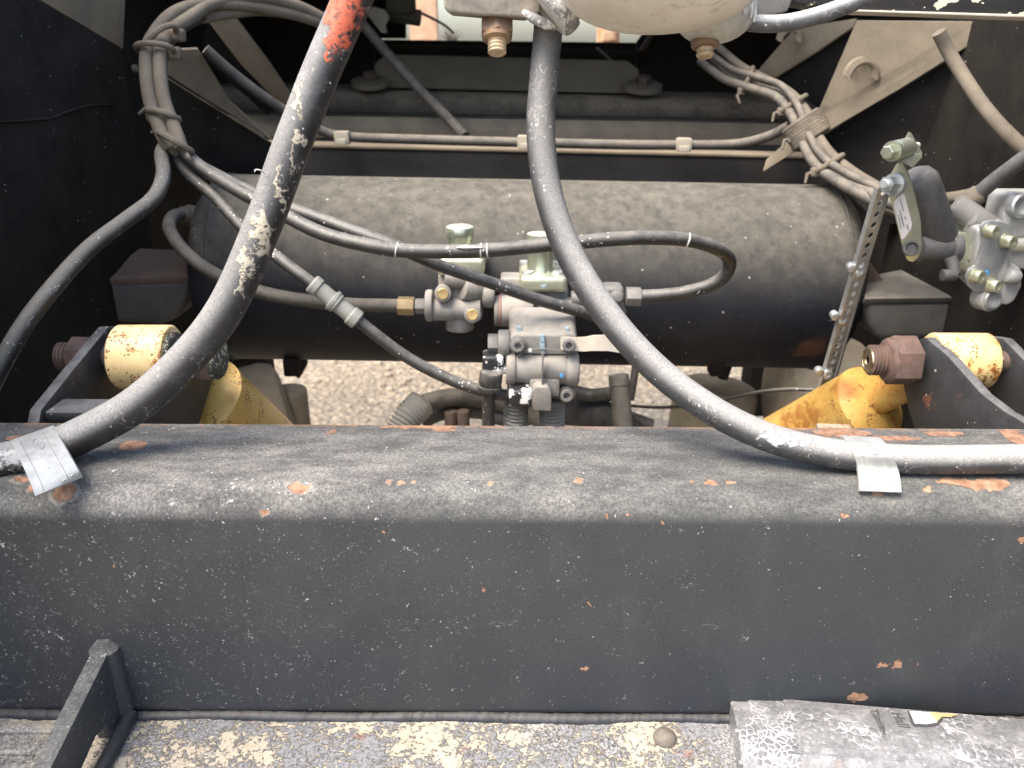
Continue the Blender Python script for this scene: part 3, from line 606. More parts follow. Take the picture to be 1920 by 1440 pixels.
def PXk(px, py, X, k, Y0=.86): d = ray(px, py); return CAM + d * ((X + k * Y0) / (d.x + k * d.y))
def clevis(label, inner, xi, ti, outer, xo, to, web=None, flare=0):
    t = thing('clevis_bracket', label, 'bracket', Vector(((xi + xo) / 2, .72, .88)), 'clevis brackets welded behind the beam')
    for poly, X, th in ((inner, xi, ti), (outer, xo, to)):
        b = MB(); b.prism([PXk(x, y, X, flare) for x, y in poly], (th, 0, 0), .003, 2); b.build('cheek_plate', mat_bracket, t)
    if web: b = MB(); b.prism(web, (0, .0, -.012), .003); b.build('base_web', mat_bracket, t)
    return t
def shock(label, xa, xb, c, r, matE, matB, body):
    t = thing('shock_absorber', label, 'shock absorber', c, 'yellow shock absorbers behind the beam')
    b = MB(); ce = Vector(c); Lx = abs(xb - xa)
    a0 = Vector((min(xa, xb), ce.y, ce.z)); b.lathe(a0, (1, 0, 0), [(0, r * .80), (.0, r * .95), (.002, r), (Lx - .002, r), (Lx, r * .95), (Lx, r * .80)], 48); b.build('eye', matE, t)
    for s in (0, 1):
        q = a0 + Vector((Lx * s, 0, 0)); d = Vector((1 if s else -1, 0, 0)); b = MB(); b.lathe(q - d * .004, d, [(0, r * .78), (.008, r * .78), (.0095, r * .72), (.0095, r * .3)], 36); b.build('rubber_bush', mat_lichen if s else mat_rubber, t)
    p0, p1, rb = body; d = (p1 - p0).normalized(); Lb = (p1 - p0).length
    b = MB(); b.lathe(p0, d, [(-.012, rb * .35), (-.006, rb * .75), (0, rb * .93), (.002, rb), (.012, rb), (.0135, rb * .985), (.15, rb * .985), (Lb, rb * .985)], 56); bd = b.build('dust_tube', matB, t)
    b = MB(); b.cyl(ce, p0 + d * .005, r * .62, 24); b.build('neck', matB, t)
    return t

# right
XI, XO = .452, .545
clevis('black clevis bracket at the right holding the big rusty nut', [(1690, 655), (1704, 640), (1735, 632), (1775, 665), (1840, 738), (1885, 772), (1922, 793), (1938, 802), (1932, 822), (1722, 830), (1700, 760), (1688, 700)], XI, .012,
       [(1838, 640), (1856, 630), (1880, 634), (1925, 680), (1990, 745), (2050, 775), (2085, 792), (2080, 840), (1880, 830), (1845, 740)], XO, .012, flare=.32)
ce = PX(1790, 676, .497)
def body(ce, px1, py1, Y1, rpx, off):
    p1 = P(px1, py1, Y1); d = (p1 - ce).normalized(); p0 = ce + d * off; return (p0, p1, rpx)
shock('rust-streaked yellow shock absorber at the right running down to the left', .470, .533, ce, m(52, ce), yr, ybr, body(ce, 1230, 960, 1.28, .0500, .128))
bt = thing('pivot_bolt', 'large brown rusty nut on a threaded bolt end at the right clevis', 'bolt', ce)
bx = lambda x: Vector((x, ce.y, ce.z))
b = MB(); b.cyl(bx(XI + .01), bx(XO + .03), .012, 20); b.build('shank', mat_rustnut, bt)
nr = m(46, PX(1680, 690, XI))
b = MB(); b.hexn(bx(XI - .001), bx(XI - .030), nr, .35); b.lathe(bx(XI - .030), (-1, 0, 0), [(-.002, nr * .9), (.002, nr * .84), (.004, nr * .72)], 24); b.build('nut', mat_rustnut, bt)
b = MB(); b.thread(bx(XI - .028), bx(XI - .052), nr * .60, .0035, 24); b.build('bolt_thread', mat_rustnut, bt)
b = MB(); b.lathe(bx(XI - .0515), (-1, 0, 0), [(0, nr * .50), (.002, nr * .48), (.003, nr * .36), (.0022, nr * .34), (.0022, nr * .2), (.0005, nr * .16), (.0005, .0001)], 24); b.build('bolt_end', mat_boltend, bt)
# left
XI2, XO2 = -.351, -.447
clevis('black clevis bracket at the left around the spotted yellow eye', [(428, 632), (412, 616), (388, 614), (330, 690), (250, 778), (238, 830), (366, 830), (385, 760), (400, 712)], XI2, -.012,
       [(300, 640), (240, 613), (204, 612), (140, 690), (78, 768), (66, 830), (250, 830), (290, 760)], XO2, -.012,
       [Vector((XO2, .70, .935)), Vector((XI2 - .012, .70, .935)), Vector((XI2 - .012, .735, .935)), Vector((XO2, .735, .935))])
ce2 = PX(284, 669, -.397); bx2 = lambda x: Vector((x, ce2.y, ce2.z))
shock('rust-spotted yellow shock absorber at the left running down to the right', -.432, -.373, ce2, m(60, ce2), yl, ybl, body(ce2, 735, 1060, 1.22, .0560, .088))
bt = thing('pivot_bolt', 'rusty bolt with a lichen-covered washer at the left clevis behind the thick hose', 'bolt', ce2)
b = MB(); b.cyl(bx2(XO2 - .02), bx2(XI2 - .01), .012, 20); b.build('shank', mat_rustnut, bt)
n2 = m(46, ce2)
b = MB(); b.hexn(bx2(XI2 + .001), bx2(XI2 + .024), n2, .1); b.build('bolt_head', mat_rustnut, bt)
b = MB(); b.lathe(bx2(XI2 + .0235), (1, 0, 0), [(0, n2 * .95), (.004, n2 * .93), (.008, n2 * .8), (.010, n2 * .5), (.0105, .001)], 28); b.build('crusted_face', mat_lichen, bt)
b = MB(); b.hexn(bx2(XO2 - .013), bx2(XO2 - .036), n2 * .82, .4); b.build('nut', mat_rustnut, bt)
b = MB(); b.thread(bx2(XO2 - .035), bx2(XO2 - .052), n2 * .58, .0035, 20); b.build('bolt_thread', mat_rustnut, bt)

# ------------------------------------------------------------------ thick hoses with their clamps
LH = [(-60, 886, .575), (0, 866, .588), (70, 850, .597), (140, 822, .605), (250, 762, .618), (345, 678, .63), (425, 575, .642), (492, 425, .66), (545, 280, .675), (600, 140, .69), (652, 20, .70), (690, -70, .70)]
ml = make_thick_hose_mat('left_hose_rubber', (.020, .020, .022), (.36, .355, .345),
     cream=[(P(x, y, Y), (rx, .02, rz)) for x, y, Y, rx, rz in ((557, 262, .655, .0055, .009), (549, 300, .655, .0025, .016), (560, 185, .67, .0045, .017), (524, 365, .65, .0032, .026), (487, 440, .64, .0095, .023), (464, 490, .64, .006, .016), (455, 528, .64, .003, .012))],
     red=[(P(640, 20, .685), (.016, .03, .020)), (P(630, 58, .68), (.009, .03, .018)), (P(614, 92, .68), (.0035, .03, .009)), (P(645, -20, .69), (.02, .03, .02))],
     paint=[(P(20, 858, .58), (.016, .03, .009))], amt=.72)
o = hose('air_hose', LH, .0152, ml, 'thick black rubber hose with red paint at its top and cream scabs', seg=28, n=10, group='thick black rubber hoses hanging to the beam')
RH = [(1032, -40, .74), (1028, 50, .735), (1020, 140, .725), (1014, 250, .712), (1030, 370, .695), (1075, 490, .675), (1150, 605, .652), (1240, 700, .632), (1340, 772, .614), (1440, 820, .603), (1540, 846, .597), (1640, 858, .593), (1760, 862, .590), (1920, 860, .590), (2050, 858, .590)]
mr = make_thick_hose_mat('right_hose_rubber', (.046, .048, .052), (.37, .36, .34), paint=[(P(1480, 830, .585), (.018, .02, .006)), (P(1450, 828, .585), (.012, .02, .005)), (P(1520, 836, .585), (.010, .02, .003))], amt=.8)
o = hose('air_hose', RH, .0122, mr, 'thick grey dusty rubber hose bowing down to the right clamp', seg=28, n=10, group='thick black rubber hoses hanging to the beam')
hose('loose_thread', [(497, 326, .655), (490, 320, .65), (480, 318, .648), (478, 322, .648)], .0005, mat_wht, 'tiny white frayed thread sticking off the thick left hose', 'thread', seg=6)

def strap(name, rows, label, marks):
    """sheet clamp bent over its hose: rows of (left px, left py, right px, right py, height)"""
    t = thing(name, label, 'hose clamp', PZ(*rows[-1][:2], rows[-1][4]), 'zinc hose clamps on the beam')
    c = cat(rows, 6); k = 6; g = []
    for a, b_, cx, cy, z in c: g.append([PZ(a + (cx - a) * j / k, b_ + (cy - b_) * j / k, z) for j in range(k + 1)])
    bm_ = MB(); bm_.grid(g, (0, .0022, -.002)); st = bm_.build('strap', mat_clamp, t, smooth=50)
    def on(u, v):      # a point on the strap: u across, v along
        f = v * (len(g) - 1); i = min(int(f), len(g) - 2); f -= i; h = u * k; j = min(int(h), k - 1); h -= j
        A = g[i][j].lerp(g[i][j + 1], h); B = g[i + 1][j].lerp(g[i + 1][j + 1], h); return A.lerp(B, f)
    nrm = -ray(*rows[1][:2]).normalized()
    for u0 in marks['ridges']:
        bm_ = MB(); bm_.tube([on(u0, v / 14) + nrm * .0002 for v in range(1, 14)], [.0006] * 13, 6); bm_.build('pressed_ridge', mat_clamp, st)
    (u, v, r) = marks['ring']; bm_ = MB()
    pts = [on(u + r * math.cos(R(a)), v + r * .62 * math.sin(R(a))) + nrm * .0003 for a in range(0, 361, 20)]
    bm_.tube(pts, [.0006] * len(pts), 6); bm_.tube([on(u - r * .6, v + r * .2), on(u, v - r * .1), on(u + r * .6, v + r * .1)], [.0006] * 3, 6); bm_.tube([on(u, v - r * .4), on(u, v + r * .4)], [.0006] * 2, 6); bm_.build('stamped_emblem', mat_clamp, st)
    for q in marks.get('dashes', ()):
        bm_ = MB(); bm_.tube([on(*q[0]) + nrm * .0002, on(*q[1]) + nrm * .0002], [.0006] * 2, 6); bm_.build('stamped_mark', mat_clamp, st)
    return t
mat_clamp = grime('clamp_zinc', (.40, .41, .395), (.28, .29, .285), vs=70, rough=.5, metal=.35, all_dust=.15, dcol=(.60, .58, .52), dsc=70, speck=.2, scol=(.75, .74, .7), ssc=180, rust=.27, rsc=60, rcol=(.05, .05, .05), bump=.3, bsc=160)
strap('hose_clamp', [(19, 826, 100, 797, .962), (24, 836, 105, 808, .9645), (42, 872, 126, 845, .9605), (58, 908, 146, 880, .950), (66, 930, 152, 893, .944)], 'flat zinc clamp plate over the thick hose at the left end of the beam',
      {'ridges': (.18, .72), 'ring': (.52, .33, .11), 'dashes': [((.62, .9), (.68, .86)), ((.8, .84), (.86, .82)), ((.45, .6), (.5, .62))]})
strap('hose_clamp', [(1578, 816, 1650, 820, .957), (1589, 828, 1661, 832, .9595), (1600, 850, 1674, 854, .9560), (1608, 876, 1684, 880, .9440), (1611, 900, 1689, 903, .9375), (1612, 920, 1691, 923, .9350)], 'curved zinc clamp strap over the hose at the right of the beam',
      {'ridges': (.22, .8), 'ring': (.55, .32, .12), 'dashes': [((.5, .62), (.54, .63)), ((.52, .66), (.60, .66)), ((.56, .6), (.57, .7)), ((.25, .3), (.3, .38))]})
b = MB(); pts = [P(x, y, Y) for x, y, Y in ((1530, 793, .69), (1595, 795, .69), (1604, 822, .668), (1585, 838, .655), (1548, 828, .66))]
b.prism(pts, (0, 0, -.004), .001); tag(b.build('clamp_tab', grime('rusty_cream', (.40, .33, .23), (.2, .12, .07), vs=90, rough=.9, rust=.42, rsc=90, bump=.7, bsc=200)), 'small rusty cream tab behind the right hose clamp on the beam edge', 'metal tab')

# ------------------------------------------------------------------ left cable bundle and the thin hoses
UPL = [(640, 60, 1.55), (560, 26, 1.50), (480, 14, 1.45), (400, 18, 1.40), (340, 36, 1.33), (300, 66, 1.27), (284, 112, 1.22), (290, 190, 1.17), (314, 258, 1.13)]
def strand(dx, dy, rest, cut=0): return [(x + dx * (.7 if i > 3 else .2), y + dy * (1 if i < 6 else .5), Y) for i, (x, y, Y) in enumerate(UPL)][cut:] + rest
loop_line = hose('air_line', strand(12, -6, [(360, 300, 1.10), (430, 348, 1.06), (520, 396, 1.02), (600, 436, .99), (680, 458, .97), (760, 470, .965), (900, 470, .965), (1050, 457, .97), (1190, 446, .975), (1290, 450, .99), (1352, 470, 1.01), (1368, 496, 1.03), (1345, 528, 1.04), (1280, 549, 1.05), (1195, 556, 1.06)]), .0088, mat_blackhose, 'black air line looping wide in front of the tank and back to the fitting')
mat_fleck = grime('white_fleck', (.62, .61, .57), (.40, .40, .38), vs=200, rough=.7, bump=.2)
for x, y, Y, x2, y2 in ((742, 468, .9655, 752, 470), (900, 470, .965, 908, 470), (912, 470, .965, 918, 469.6), (1288, 450, .9885, 1296, 452)):
    q0, q1 = P(x, y, Y), P(x2, y2, Y); dd = q1 - q0; b = MB(); b.lathe(q0, dd, [(0, .0086), (.0006, .0094), (.0016, .0094), (.0022, .0086)], 20); b.build('tape_edge', mat_fleck, loop_line)
b = MB(); q = [P(x, y, .9562) for x, y in ((856, 463.5), (872, 463.5), (888, 463.5), (903, 464))]; b.tube(q, [.0008, .0022, .0020, .0010], 8, .3); b.build('paint_smear', mat_fleck, loop_line)
hose('air_line', strand(26, 6, [(345, 292, 1.12), (420, 335, 1.08), (510, 378, 1.04), (600, 410, 1.02), (670, 436, 1.0), (740, 461, .99), (820, 496, .985), (920, 530, .99), (1010, 562, 1.0), (1085, 583, 1.01), (1150, 604, 1.03)]), .0080, mat_blackhose, 'black air line slanting down across the valves to the thick hose')
lc = hose('air_line', strand(4, 8, [(345, 318, 1.11), (405, 372, 1.07), (460, 432, 1.03), (525, 486, 1.0), (590, 535, .985), (680, 608, .985), (760, 668, .985), (840, 710, .985), (910, 734, .985), (975, 745, .985)], 3), .0078, mat_blackhose, 'black air line with a grey joiner running down to the lower valve')
cp = thing('line_joiner', 'grey plastic joiner in the middle of the sloping air line', 'hose joiner', P(630, 568, .985))
q0, q1 = P(584, 530, .985), P(672, 602, .985); d = (q1 - q0)
b = MB(); Lc = d.length; b.lathe(q0, d, [(0, .0105), (.002, .0125), (.010, .0125), (.012, .0105), (Lc * .42, .0105), (Lc * .44, .0135), (Lc * .54, .0135), (Lc * .56, .0108), (Lc - .014, .0108), (Lc - .012, .0128), (Lc - .002, .0128), (Lc, .0105)], 24); b.build('sleeve', grime('joiner_grey', (.27, .28, .26), (.18, .19, .18), rough=.6, all_dust=.3, bump=.2), cp)
b = MB(); b.lathe(q0 + d * .43, d, [(0, .0145), (.004, .0145)], 24); b.build('collar', bpy.data.materials['joiner_grey'], cp)
hose('air_pipe', [(385, 408, 1.23), (352, 402, 1.21), (325, 406, 1.18), (318, 430, 1.14), (345, 470, 1.11), (400, 512, 1.09), (480, 545, 1.07), (570, 563, 1.06), (660, 571, 1.06), (750, 573, 1.06)], .0092, mat_cable, 'dusty air pipe bending from the left tank end to the brass nut', 'pipe')
b = MB(); b.cyl(P(395, 408, 1.24), P(350, 404, 1.21), .016, 20); b.cyl(P(352, 404, 1.212), P(340, 403, 1.203), .013, 20); tag(b.build('pipe_elbow', mat_cable_tan), 'dusty pipe elbow screwed into the left end of the tank', 'pipe elbow')
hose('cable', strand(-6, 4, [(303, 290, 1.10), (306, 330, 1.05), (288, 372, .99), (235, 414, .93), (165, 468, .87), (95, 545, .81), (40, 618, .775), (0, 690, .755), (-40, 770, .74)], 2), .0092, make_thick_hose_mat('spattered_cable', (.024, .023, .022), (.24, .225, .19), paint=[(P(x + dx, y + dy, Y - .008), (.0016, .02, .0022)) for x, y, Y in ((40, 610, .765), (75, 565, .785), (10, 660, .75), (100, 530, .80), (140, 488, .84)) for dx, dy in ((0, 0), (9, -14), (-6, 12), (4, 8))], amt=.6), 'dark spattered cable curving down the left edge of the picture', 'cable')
for k, (dx, dy) in enumerate(((-13, -6), (21, -10), (4, 2))):
    hose('bundle_cable', [(x + dx * (.75 if i > 3 else .3), y + dy + (9 * math.sin(i * 1.3 + k * 2) if i < 6 else 0), Y - .022 + .006 * k) for i, (x, y, Y) in enumerate(UPL)] + [(328 + dx * .6, 280, 1.10)], .0092, mat_cable_tan, 'dusty tan cable of the upper left bundle, ' + ('on its outer left side', 'on its inner right side', 'in its middle')[k], 'cable', group='cables of the upper left bundle')
for k, (x, y, Y, rp, d_, lab) in enumerate(((291, 78, 1.25, 34, (-.7, -.7), 'dusty cable tie at the top bend of the left bundle'), (280, 92, 1.23, 30, (0, -1), 'dusty cable tie just under the top bend of the left bundle'), (296, 216, 1.15, 26, (.25, -1), 'dusty knotted cable tie in the middle of the left bundle'), (318, 266, 1.115, 30, (.45, -.8), 'dusty knotted cable tie where the left bundle splits up'))):
    c = P(x + 10, y, Y - .02); rr = m(rp * 1.12, c); t_ = (RT * d_[0] - UP * d_[1]).normalized(); u = t_.cross(FW).normalized(); v = t_.cross(u)
    t = thing('cable_tie', lab, 'cable tie', c, 'cable ties on the left bundle')
    pts = [c + (u * math.cos(R(a)) + v * math.sin(R(a)) * .8) * rr for a in range(0, 361, 15)]
    b = MB(); b.tube(pts, [.0042] * len(pts), 8, .12); b.build('band', mat_cable_tan, t)
    b = MB(); kq = c - v * rr * .6 + u * rr * (.8 if k > 1 else -.8); b.box(kq, (.022, .018, .018), bevel=.006, seg=3); b.tube([kq, kq + u * .015 + t_ * .006, kq + u * .022 - t_ * .004], [.004, .0035, .002], 8); b.build('knot', mat_cable_tan, t)

# right bundle
RB = [(1330, 100, 1.75), (1375, 138, 1.66), (1425, 160, 1.58), (1470, 178, 1.5), (1500, 212, 1.42), (1518, 255, 1.36), (1545, 300, 1.28), (1590, 336, 1.2), (1640, 364, 1.13), (1700, 392, 1.10), (1790, 410, 1.08)]
for k, (dx, dy, rr, mm) in enumerate(((0, 0, .0085, mat_cable), (-12, 10, .0080, mat_cable), (12, -8, .0075, mat_cable_tan), (4, 12, .0070, mat_cable_tan), (-4, -12, .006, mat_cable))):
    hose('bundle_cable', [(x + dx * (1 if 2 < i < 8 else 1.4), y + dy + 5 * math.sin(i * 1.1 + k * 2), Y + .012 * math.sin(k * 2.3 + i * .5)) for i, (x, y, Y) in enumerate(RB)], rr, mm, 'dusty cable of the upper right bundle, ' + ('the middle dark one', 'the dark one on its lower left side', 'the tan one on its upper right side', 'the tan one along its underside', 'the thinnest one on top')[k], 'cable', group='cables of the upper right bundle')
for k, (x, y, Y, rp, lab) in enumerate(((1400, 150, 1.61, 24, 'dusty cable tie at the far end of the right bundle'), (1487, 196, 1.45, 27, 'dusty cable tie on the upper bend of the right bundle'), (1512, 243, 1.37, 34, 'broad dusty tape band around the right bundle'), (1553, 308, 1.26, 30, 'dusty cable tie low on the right bundle with its tail sticking out'))):
    c = P(x, y, Y); rr = m(rp, c); t_ = (RT * .5 - UP * .8).normalized() if k else (RT * .9 - UP * .4).normalized(); u = t_.cross(FW).normalized(); v = t_.cross(u); t = thing('cable_tie', lab, 'cable tie', c, 'cable ties on the right bundle')
    pts = [c + (u * math.cos(R(a)) + v * math.sin(R(a)) * .8) * rr for a in range(0, 361, 15)]
    b = MB()
    if k == 2:
        for s in range(-3, 4): b.tube([p + t_ * s * .005 for p in pts], [.0055] * len(pts), 8, .08)
    else: b.tube(pts, [.0045] * len(pts), 8, .1)
    b.build('band', mat_cable_tan, t)
    b = MB(); kq = c - u * rr * .95; b.box(kq, (.014, .014, .014), bevel=.004, seg=3); b.tube([kq, kq - u * .012 - t_ * .004, kq - u * .022 + t_ * .006], [.004, .0032, .002], 8); b.build('knot', mat_cable_tan, t)
hose('cable', [(1760, 60, 1.12), (1778, 96, 1.12), (1806, 142, 1.10), (1842, 196, 1.06), (1885, 246, 1.02), (1935, 290, 1.0), (1990, 330, .98)], .0085, mat_cable_tan, 'tan dusty cable running down the upper right side plate', 'cable')
hose('cable', [(1700, 366, 1.12), (1770, 372, 1.1), (1830, 362, 1.09), (1880, 350, 1.08), (1940, 338, 1.07)], .0080, mat_cable_tan, 'flat dusty cable passing behind the rubber hose at the right edge', 'cable')

# ------------------------------------------------------------------ valves on the tank
def cylpx(b, x0, y0, x1, y1, Y, r, seg=24, Y1=None, bev=.12):
    p, q = P(x0, y0, Y), P(x1, y1, Y1 or Y); b.cyl(p, q, m(r, p), seg, bev); return b
def boxpx(b, x0, y0, x1, y1, Y, dp, bev=.003, seg=2):
    p = P((x0 + x1) / 2, (y0 + y1) / 2, Y); b.box(p + Vector((0, dp / 2, 0)), (m(x1 - x0, p), dp, m(y1 - y0, p) / math.cos(PITCH) * .98), bevel=bev, seg=seg); return b
VZ = Vector((0, 0, 1))
# left valve
v1 = thing('pressure_valve', 'left grey cast pressure valve with a shiny greenish cap and brass plugs', 'valve', P(862, 610, 1.08), 'air valves in front of the tank')
b = MB(); boxpx(b, 822, 514, 905, 600, 1.065, .05, .006, 3); cylpx(b, 812, 580, 902, 580, 1.063, 21); cylpx(b, 866, 540, 905, 545, 1.06, 22, Y1=1.075); cylpx(b, 862, 590, 862, 617, 1.075, 27); cylpx(b, 835, 520, 895, 520, 1.07, 22)
b.build('valve_body', mat_cast, v1)
b = MB(); cylpx(b, 798, 573, 813, 573, 1.063, 30, bev=.25); b.build('left_flange', mat_cast, v1)
b = MB(); cylpx(b, 905, 552, 928, 553, 1.072, 25, bev=.2); b.build('neck', mat_cast, v1)
b = MB(); boxpx(b, 819, 486, 908, 517, 1.055, .075, .006, 3); b.build('cap_flange', mat_zinc_y, v1)
b = MB(); c = P(863, 492, 1.088); r_ = m(27, c); h_ = m(64, c) / math.cos(PITCH); b.lathe(c, VZ, [(0, r_ * 1.12), (.004, r_ * 1.08), (.007, r_ * .86), (h_ * .62, r_ * .86), (h_ * .72, r_ * .98), (h_ * .9, r_), (h_ * .97, r_ * .93), (h_, r_ * .8), (h_ * 1.01, .001)], 36); b.build('cap', mat_zinc_g, v1)
for xx, yy in ((890, 489), (832, 491)):
    b = MB(); c = P(xx, yy, 1.072); b.cyl(c, c + VZ * .006, m(9, c), 16); b.build('bolt', mat_zinc, v1)
for xx, yy, Y in ((830, 551, 1.045), (886, 590, 1.042)):
    b = MB(); c = P(xx, yy, Y); d = (CAM - c).normalized(); d = Vector((d.x * .3, d.y, d.z * .6)).normalized(); b.cyl(c - d * .03, c, m(16, c), 24, .15); pt = b.build('port', mat_cast, v1)
    b = MB(); b.lathe(c - d * .002, d, [(0, m(11, c)), (.0028, m(11, c)), (.0034, m(9.5, c)), (.003, m(6, c)), (.003, .0001)], 20); b.build('plug', mat_gold, pt)
ft = thing('brass_fitting', 'dull brass pipe nut left of the pressure valve', 'pipe fitting', P(770, 574, 1.06))
b = MB(); b.hexn(P(746, 573, 1.06), P(777, 574, 1.06), m(18, P(760, 573, 1.06)), .3); b.build('pipe_nut', mat_brass, ft)
b = MB(); b.hexn(P(779, 574, 1.06), P(798, 574, 1.06), m(15, P(790, 573, 1.06)), .3); b.build('adapter', mat_cast_d, ft)
# middle valve
v2 = thing('pressure_valve', 'middle pressure valve with a golden square flange behind the lower valve', 'valve', P(1010, 610, 1.1), 'air valves in front of the tank')
b = MB(); boxpx(b, 985, 545, 1066, 612, 1.075, .055, .006, 3); boxpx(b, 938, 524, 1000, 570, 1.09, .05, .004); cylpx(b, 936, 583, 1000, 583, 1.072, 29); cylpx(b, 1040, 585, 1072, 585, 1.075, 28); boxpx(b, 1010, 556, 1021, 612, 1.062, .02, .002); b.build('valve_body', mat_cast, v2)
b = MB(); cylpx(b, 927, 583, 937, 583, 1.072, 29, bev=.1); b.build('end_disc', mat_cast_d, v2)
b = MB(); cylpx(b, 936, 582, 940, 582, 1.0715, 30, bev=.05); b.build('gasket', mat_pink, v2)
b = MB(); boxpx(b, 974, 520, 1064, 549, 1.058, .085, .007, 3); b.build('cap_flange', mat_zinc_y, v2)
b = MB(); c = P(1012, 524, 1.095); r_ = m(25, c); h_ = m(70, c); b.lathe(c, VZ, [(0, r_ * 1.15), (.004, r_ * 1.1), (.008, r_ * .95), (h_, r_ * .95), (h_ + .004, r_ * 1.05), (h_ + .012, r_), (h_ + .014, .001)], 36); b.build('cap', mat_zinc_g, v2)
for xx, yy in ((989, 516), (1046, 516), (985, 496), (1045, 497)):
    b = MB(); c = P(xx, yy, 1.08 if yy > 510 else 1.13); b.cyl(c - VZ * .004, c + VZ * .006, m(11, c), 16); b.build('bolt', mat_zinc, v2)
b = MB(); b.prism([P(x, y, 1.05) for x, y in ((1012, 534), (1024, 534), (1018, 541))], (0, -.002, 0)); b.build('blue_mark', mat_bluemark, v2)
# right elbow fitting
fe = thing('elbow_fitting', 'grey elbow fitting at the end of the looped air line', 'pipe fitting', P(1160, 560, 1.07))
b = MB(); boxpx(b, 1132, 540, 1170, 572, 1.06, .035, .006, 3); cylpx(b, 1150, 560, 1162, 590, 1.052, 15); b.lathe(P(1157, 557, 1.045), (0, -1, .3), [(0, m(14, P(1157, 557, 1.05))), (.006, m(13, P(1157, 557, 1.05))), (.011, m(8, P(1157, 557, 1.05))), (.012, .001)], 20); b.build('elbow', mat_cast_d, fe)
b = MB(); b.hexn(P(1174, 556, 1.06), P(1201, 556, 1.06), m(19, P(1180, 556, 1.06)), .2); b.build('pipe_nut', mat_cast_d, fe)
b = MB(); cylpx(b, 1070, 560, 1135, 558, 1.075, 15); b.build('nipple', mat_cast_d, fe)

# lower valve
v3 = thing('brake_valve', 'large grey lower valve with four socket bolts and blue paint stripes', 'valve', P(1018, 750, 1.0), 'air valves in front of the tank')
p = P(1018, 655, .995)
b = MB(); X = Vector((1, 0, 0)); hw = m(63, p)
def face(px, Y): return [P(x, y, Y) for x, y in px]
b.prism(face(((956, 648), (957, 642), (962, 636), (1074, 636), (1080, 642), (1082, 650), (1083, 712), (1078, 748), (1070, 752), (962, 745), (952, 738), (950, 712)), .985), (0, .035, .012), .004, 3)
b.build('valve_body', mat_cast, v3)
b = MB(); b.prism(face(((954, 642), (957, 632), (964, 628), (1074, 628), (1081, 634), (1083, 643), (1083, 666), (954, 664)), .978), (0, .060, .020), .006, 3); b.build('cover', mat_cast, v3)
b = MB(); cylpx(b, 949, 690, 1084, 692, .985, 30, 32, bev=.15); cylpx(b, 949, 690, 968, 690, .984, 34, 32, bev=.2); cylpx(b, 1060, 692, 1085, 692, .984, 33, 32, bev=.2); b.build('barrel', mat_cast, v3)
b = MB(); boxpx(b, 1016, 664, 1019, 722, .953, .01, .001); b.build('parting_line', mat_cast_d, v3)
b = MB(); c = P(1018, 672, .974); b.tube([c + (X * math.cos(R(a)) + Vector((0, -.05, 1)) * math.sin(R(a)) * .42) * m(46, c) for a in range(0, 181, 12)], [.0010] * 16, 8); b.build('face_rib', mat_cast_d, v3)
for xx, yy, Y in ((971, 646, .972), (1066, 645, .968), (966, 735, .975), (1062, 739, .972)):
    c = P(xx, yy, Y); d = Vector((0, -1, .12)).normalized(); b = MB(); r_ = m(15, c)
    b.lathe(c - d * -.0, d, [(-.012, r_ * 1.05), (.000, r_ * 1.05), (.001, r_ * .8), (.008, r_ * .8), (.009, r_ * .72), (.009, r_ * .42), (.003, r_ * .40), (.003, .0001)], 24); b.build('socket_bolt', mat_cast_d, v3)
b = MB(); b.hexn(P(915, 645, .99), P(934, 645, .99), m(20, P(920, 645, .99)), .3); cylpx(b, 934, 645, 956, 645, .99, 27); b.build('side_plug', mat_cast_d, v3)
b = MB(); cc = P(1014, 732, .958); boxpx(b, 993, 712, 1050, 745, .962, .03, .005, 2); b.prism(face(((998, 735), (1004, 726), (1026, 726), (1034, 736), (1034, 772), (998, 770)), .948), (0, .024, .004), .003, 2); b.build('hex_boss', mat_cast, v3)
for q in (((1012, 629), (1020, 629), (1021, 641), (1013, 641)), ((1012, 643), (1021, 643), (1022, 663), (1014, 663)), ((968, 614), (976, 614), (979, 627), (971, 627)), ((1060, 616), (1066, 616), (1070, 627), (1064, 627))):
    b = MB(); Yq = .9745 if q[0][1] > 627 else .985; b.prism(face(q, Yq), (0, .004, .001)); b.build('blue_stripe', mat_bluemark, v3)
b = MB(); c = P(1053, 704, .951); b.lathe(c, (0, -1, .1), [(0, m(4, c)), (.0015, m(3.5, c))], 14); b.build('blue_dot', mat_bluedot, v3)
b = MB(); c = P(994, 657, .9735); b.lathe(c, (0, -1, .1), [(0, m(4, c)), (.002, m(3, c))], 14); b.build('white_dot', mat_wht, v3)
# cream tag
b = MB(); k = [(1051, 632, 1051, 656, .9655), (1080, 633, 1080, 658, .9655), (1098, 632, 1096, 659, .962), (1112, 629, 1108, 658, .955), (1140, 628, 1140, 658, .952), (1172, 634, 1178, 664, .95), (1190, 640, 1196, 668, .95)]
b.grid([[P(a, b_, Y), P((a + c_) / 2, (b_ + d_) / 2, Y), P(c_, d_, Y)] for a, b_, c_, d_, Y in k], (0, .0015, 0)); tag(b.build('metal_tag', mat_tag), 'bent cream metal tag bolted to the top right corner of the lower valve', 'metal tag')
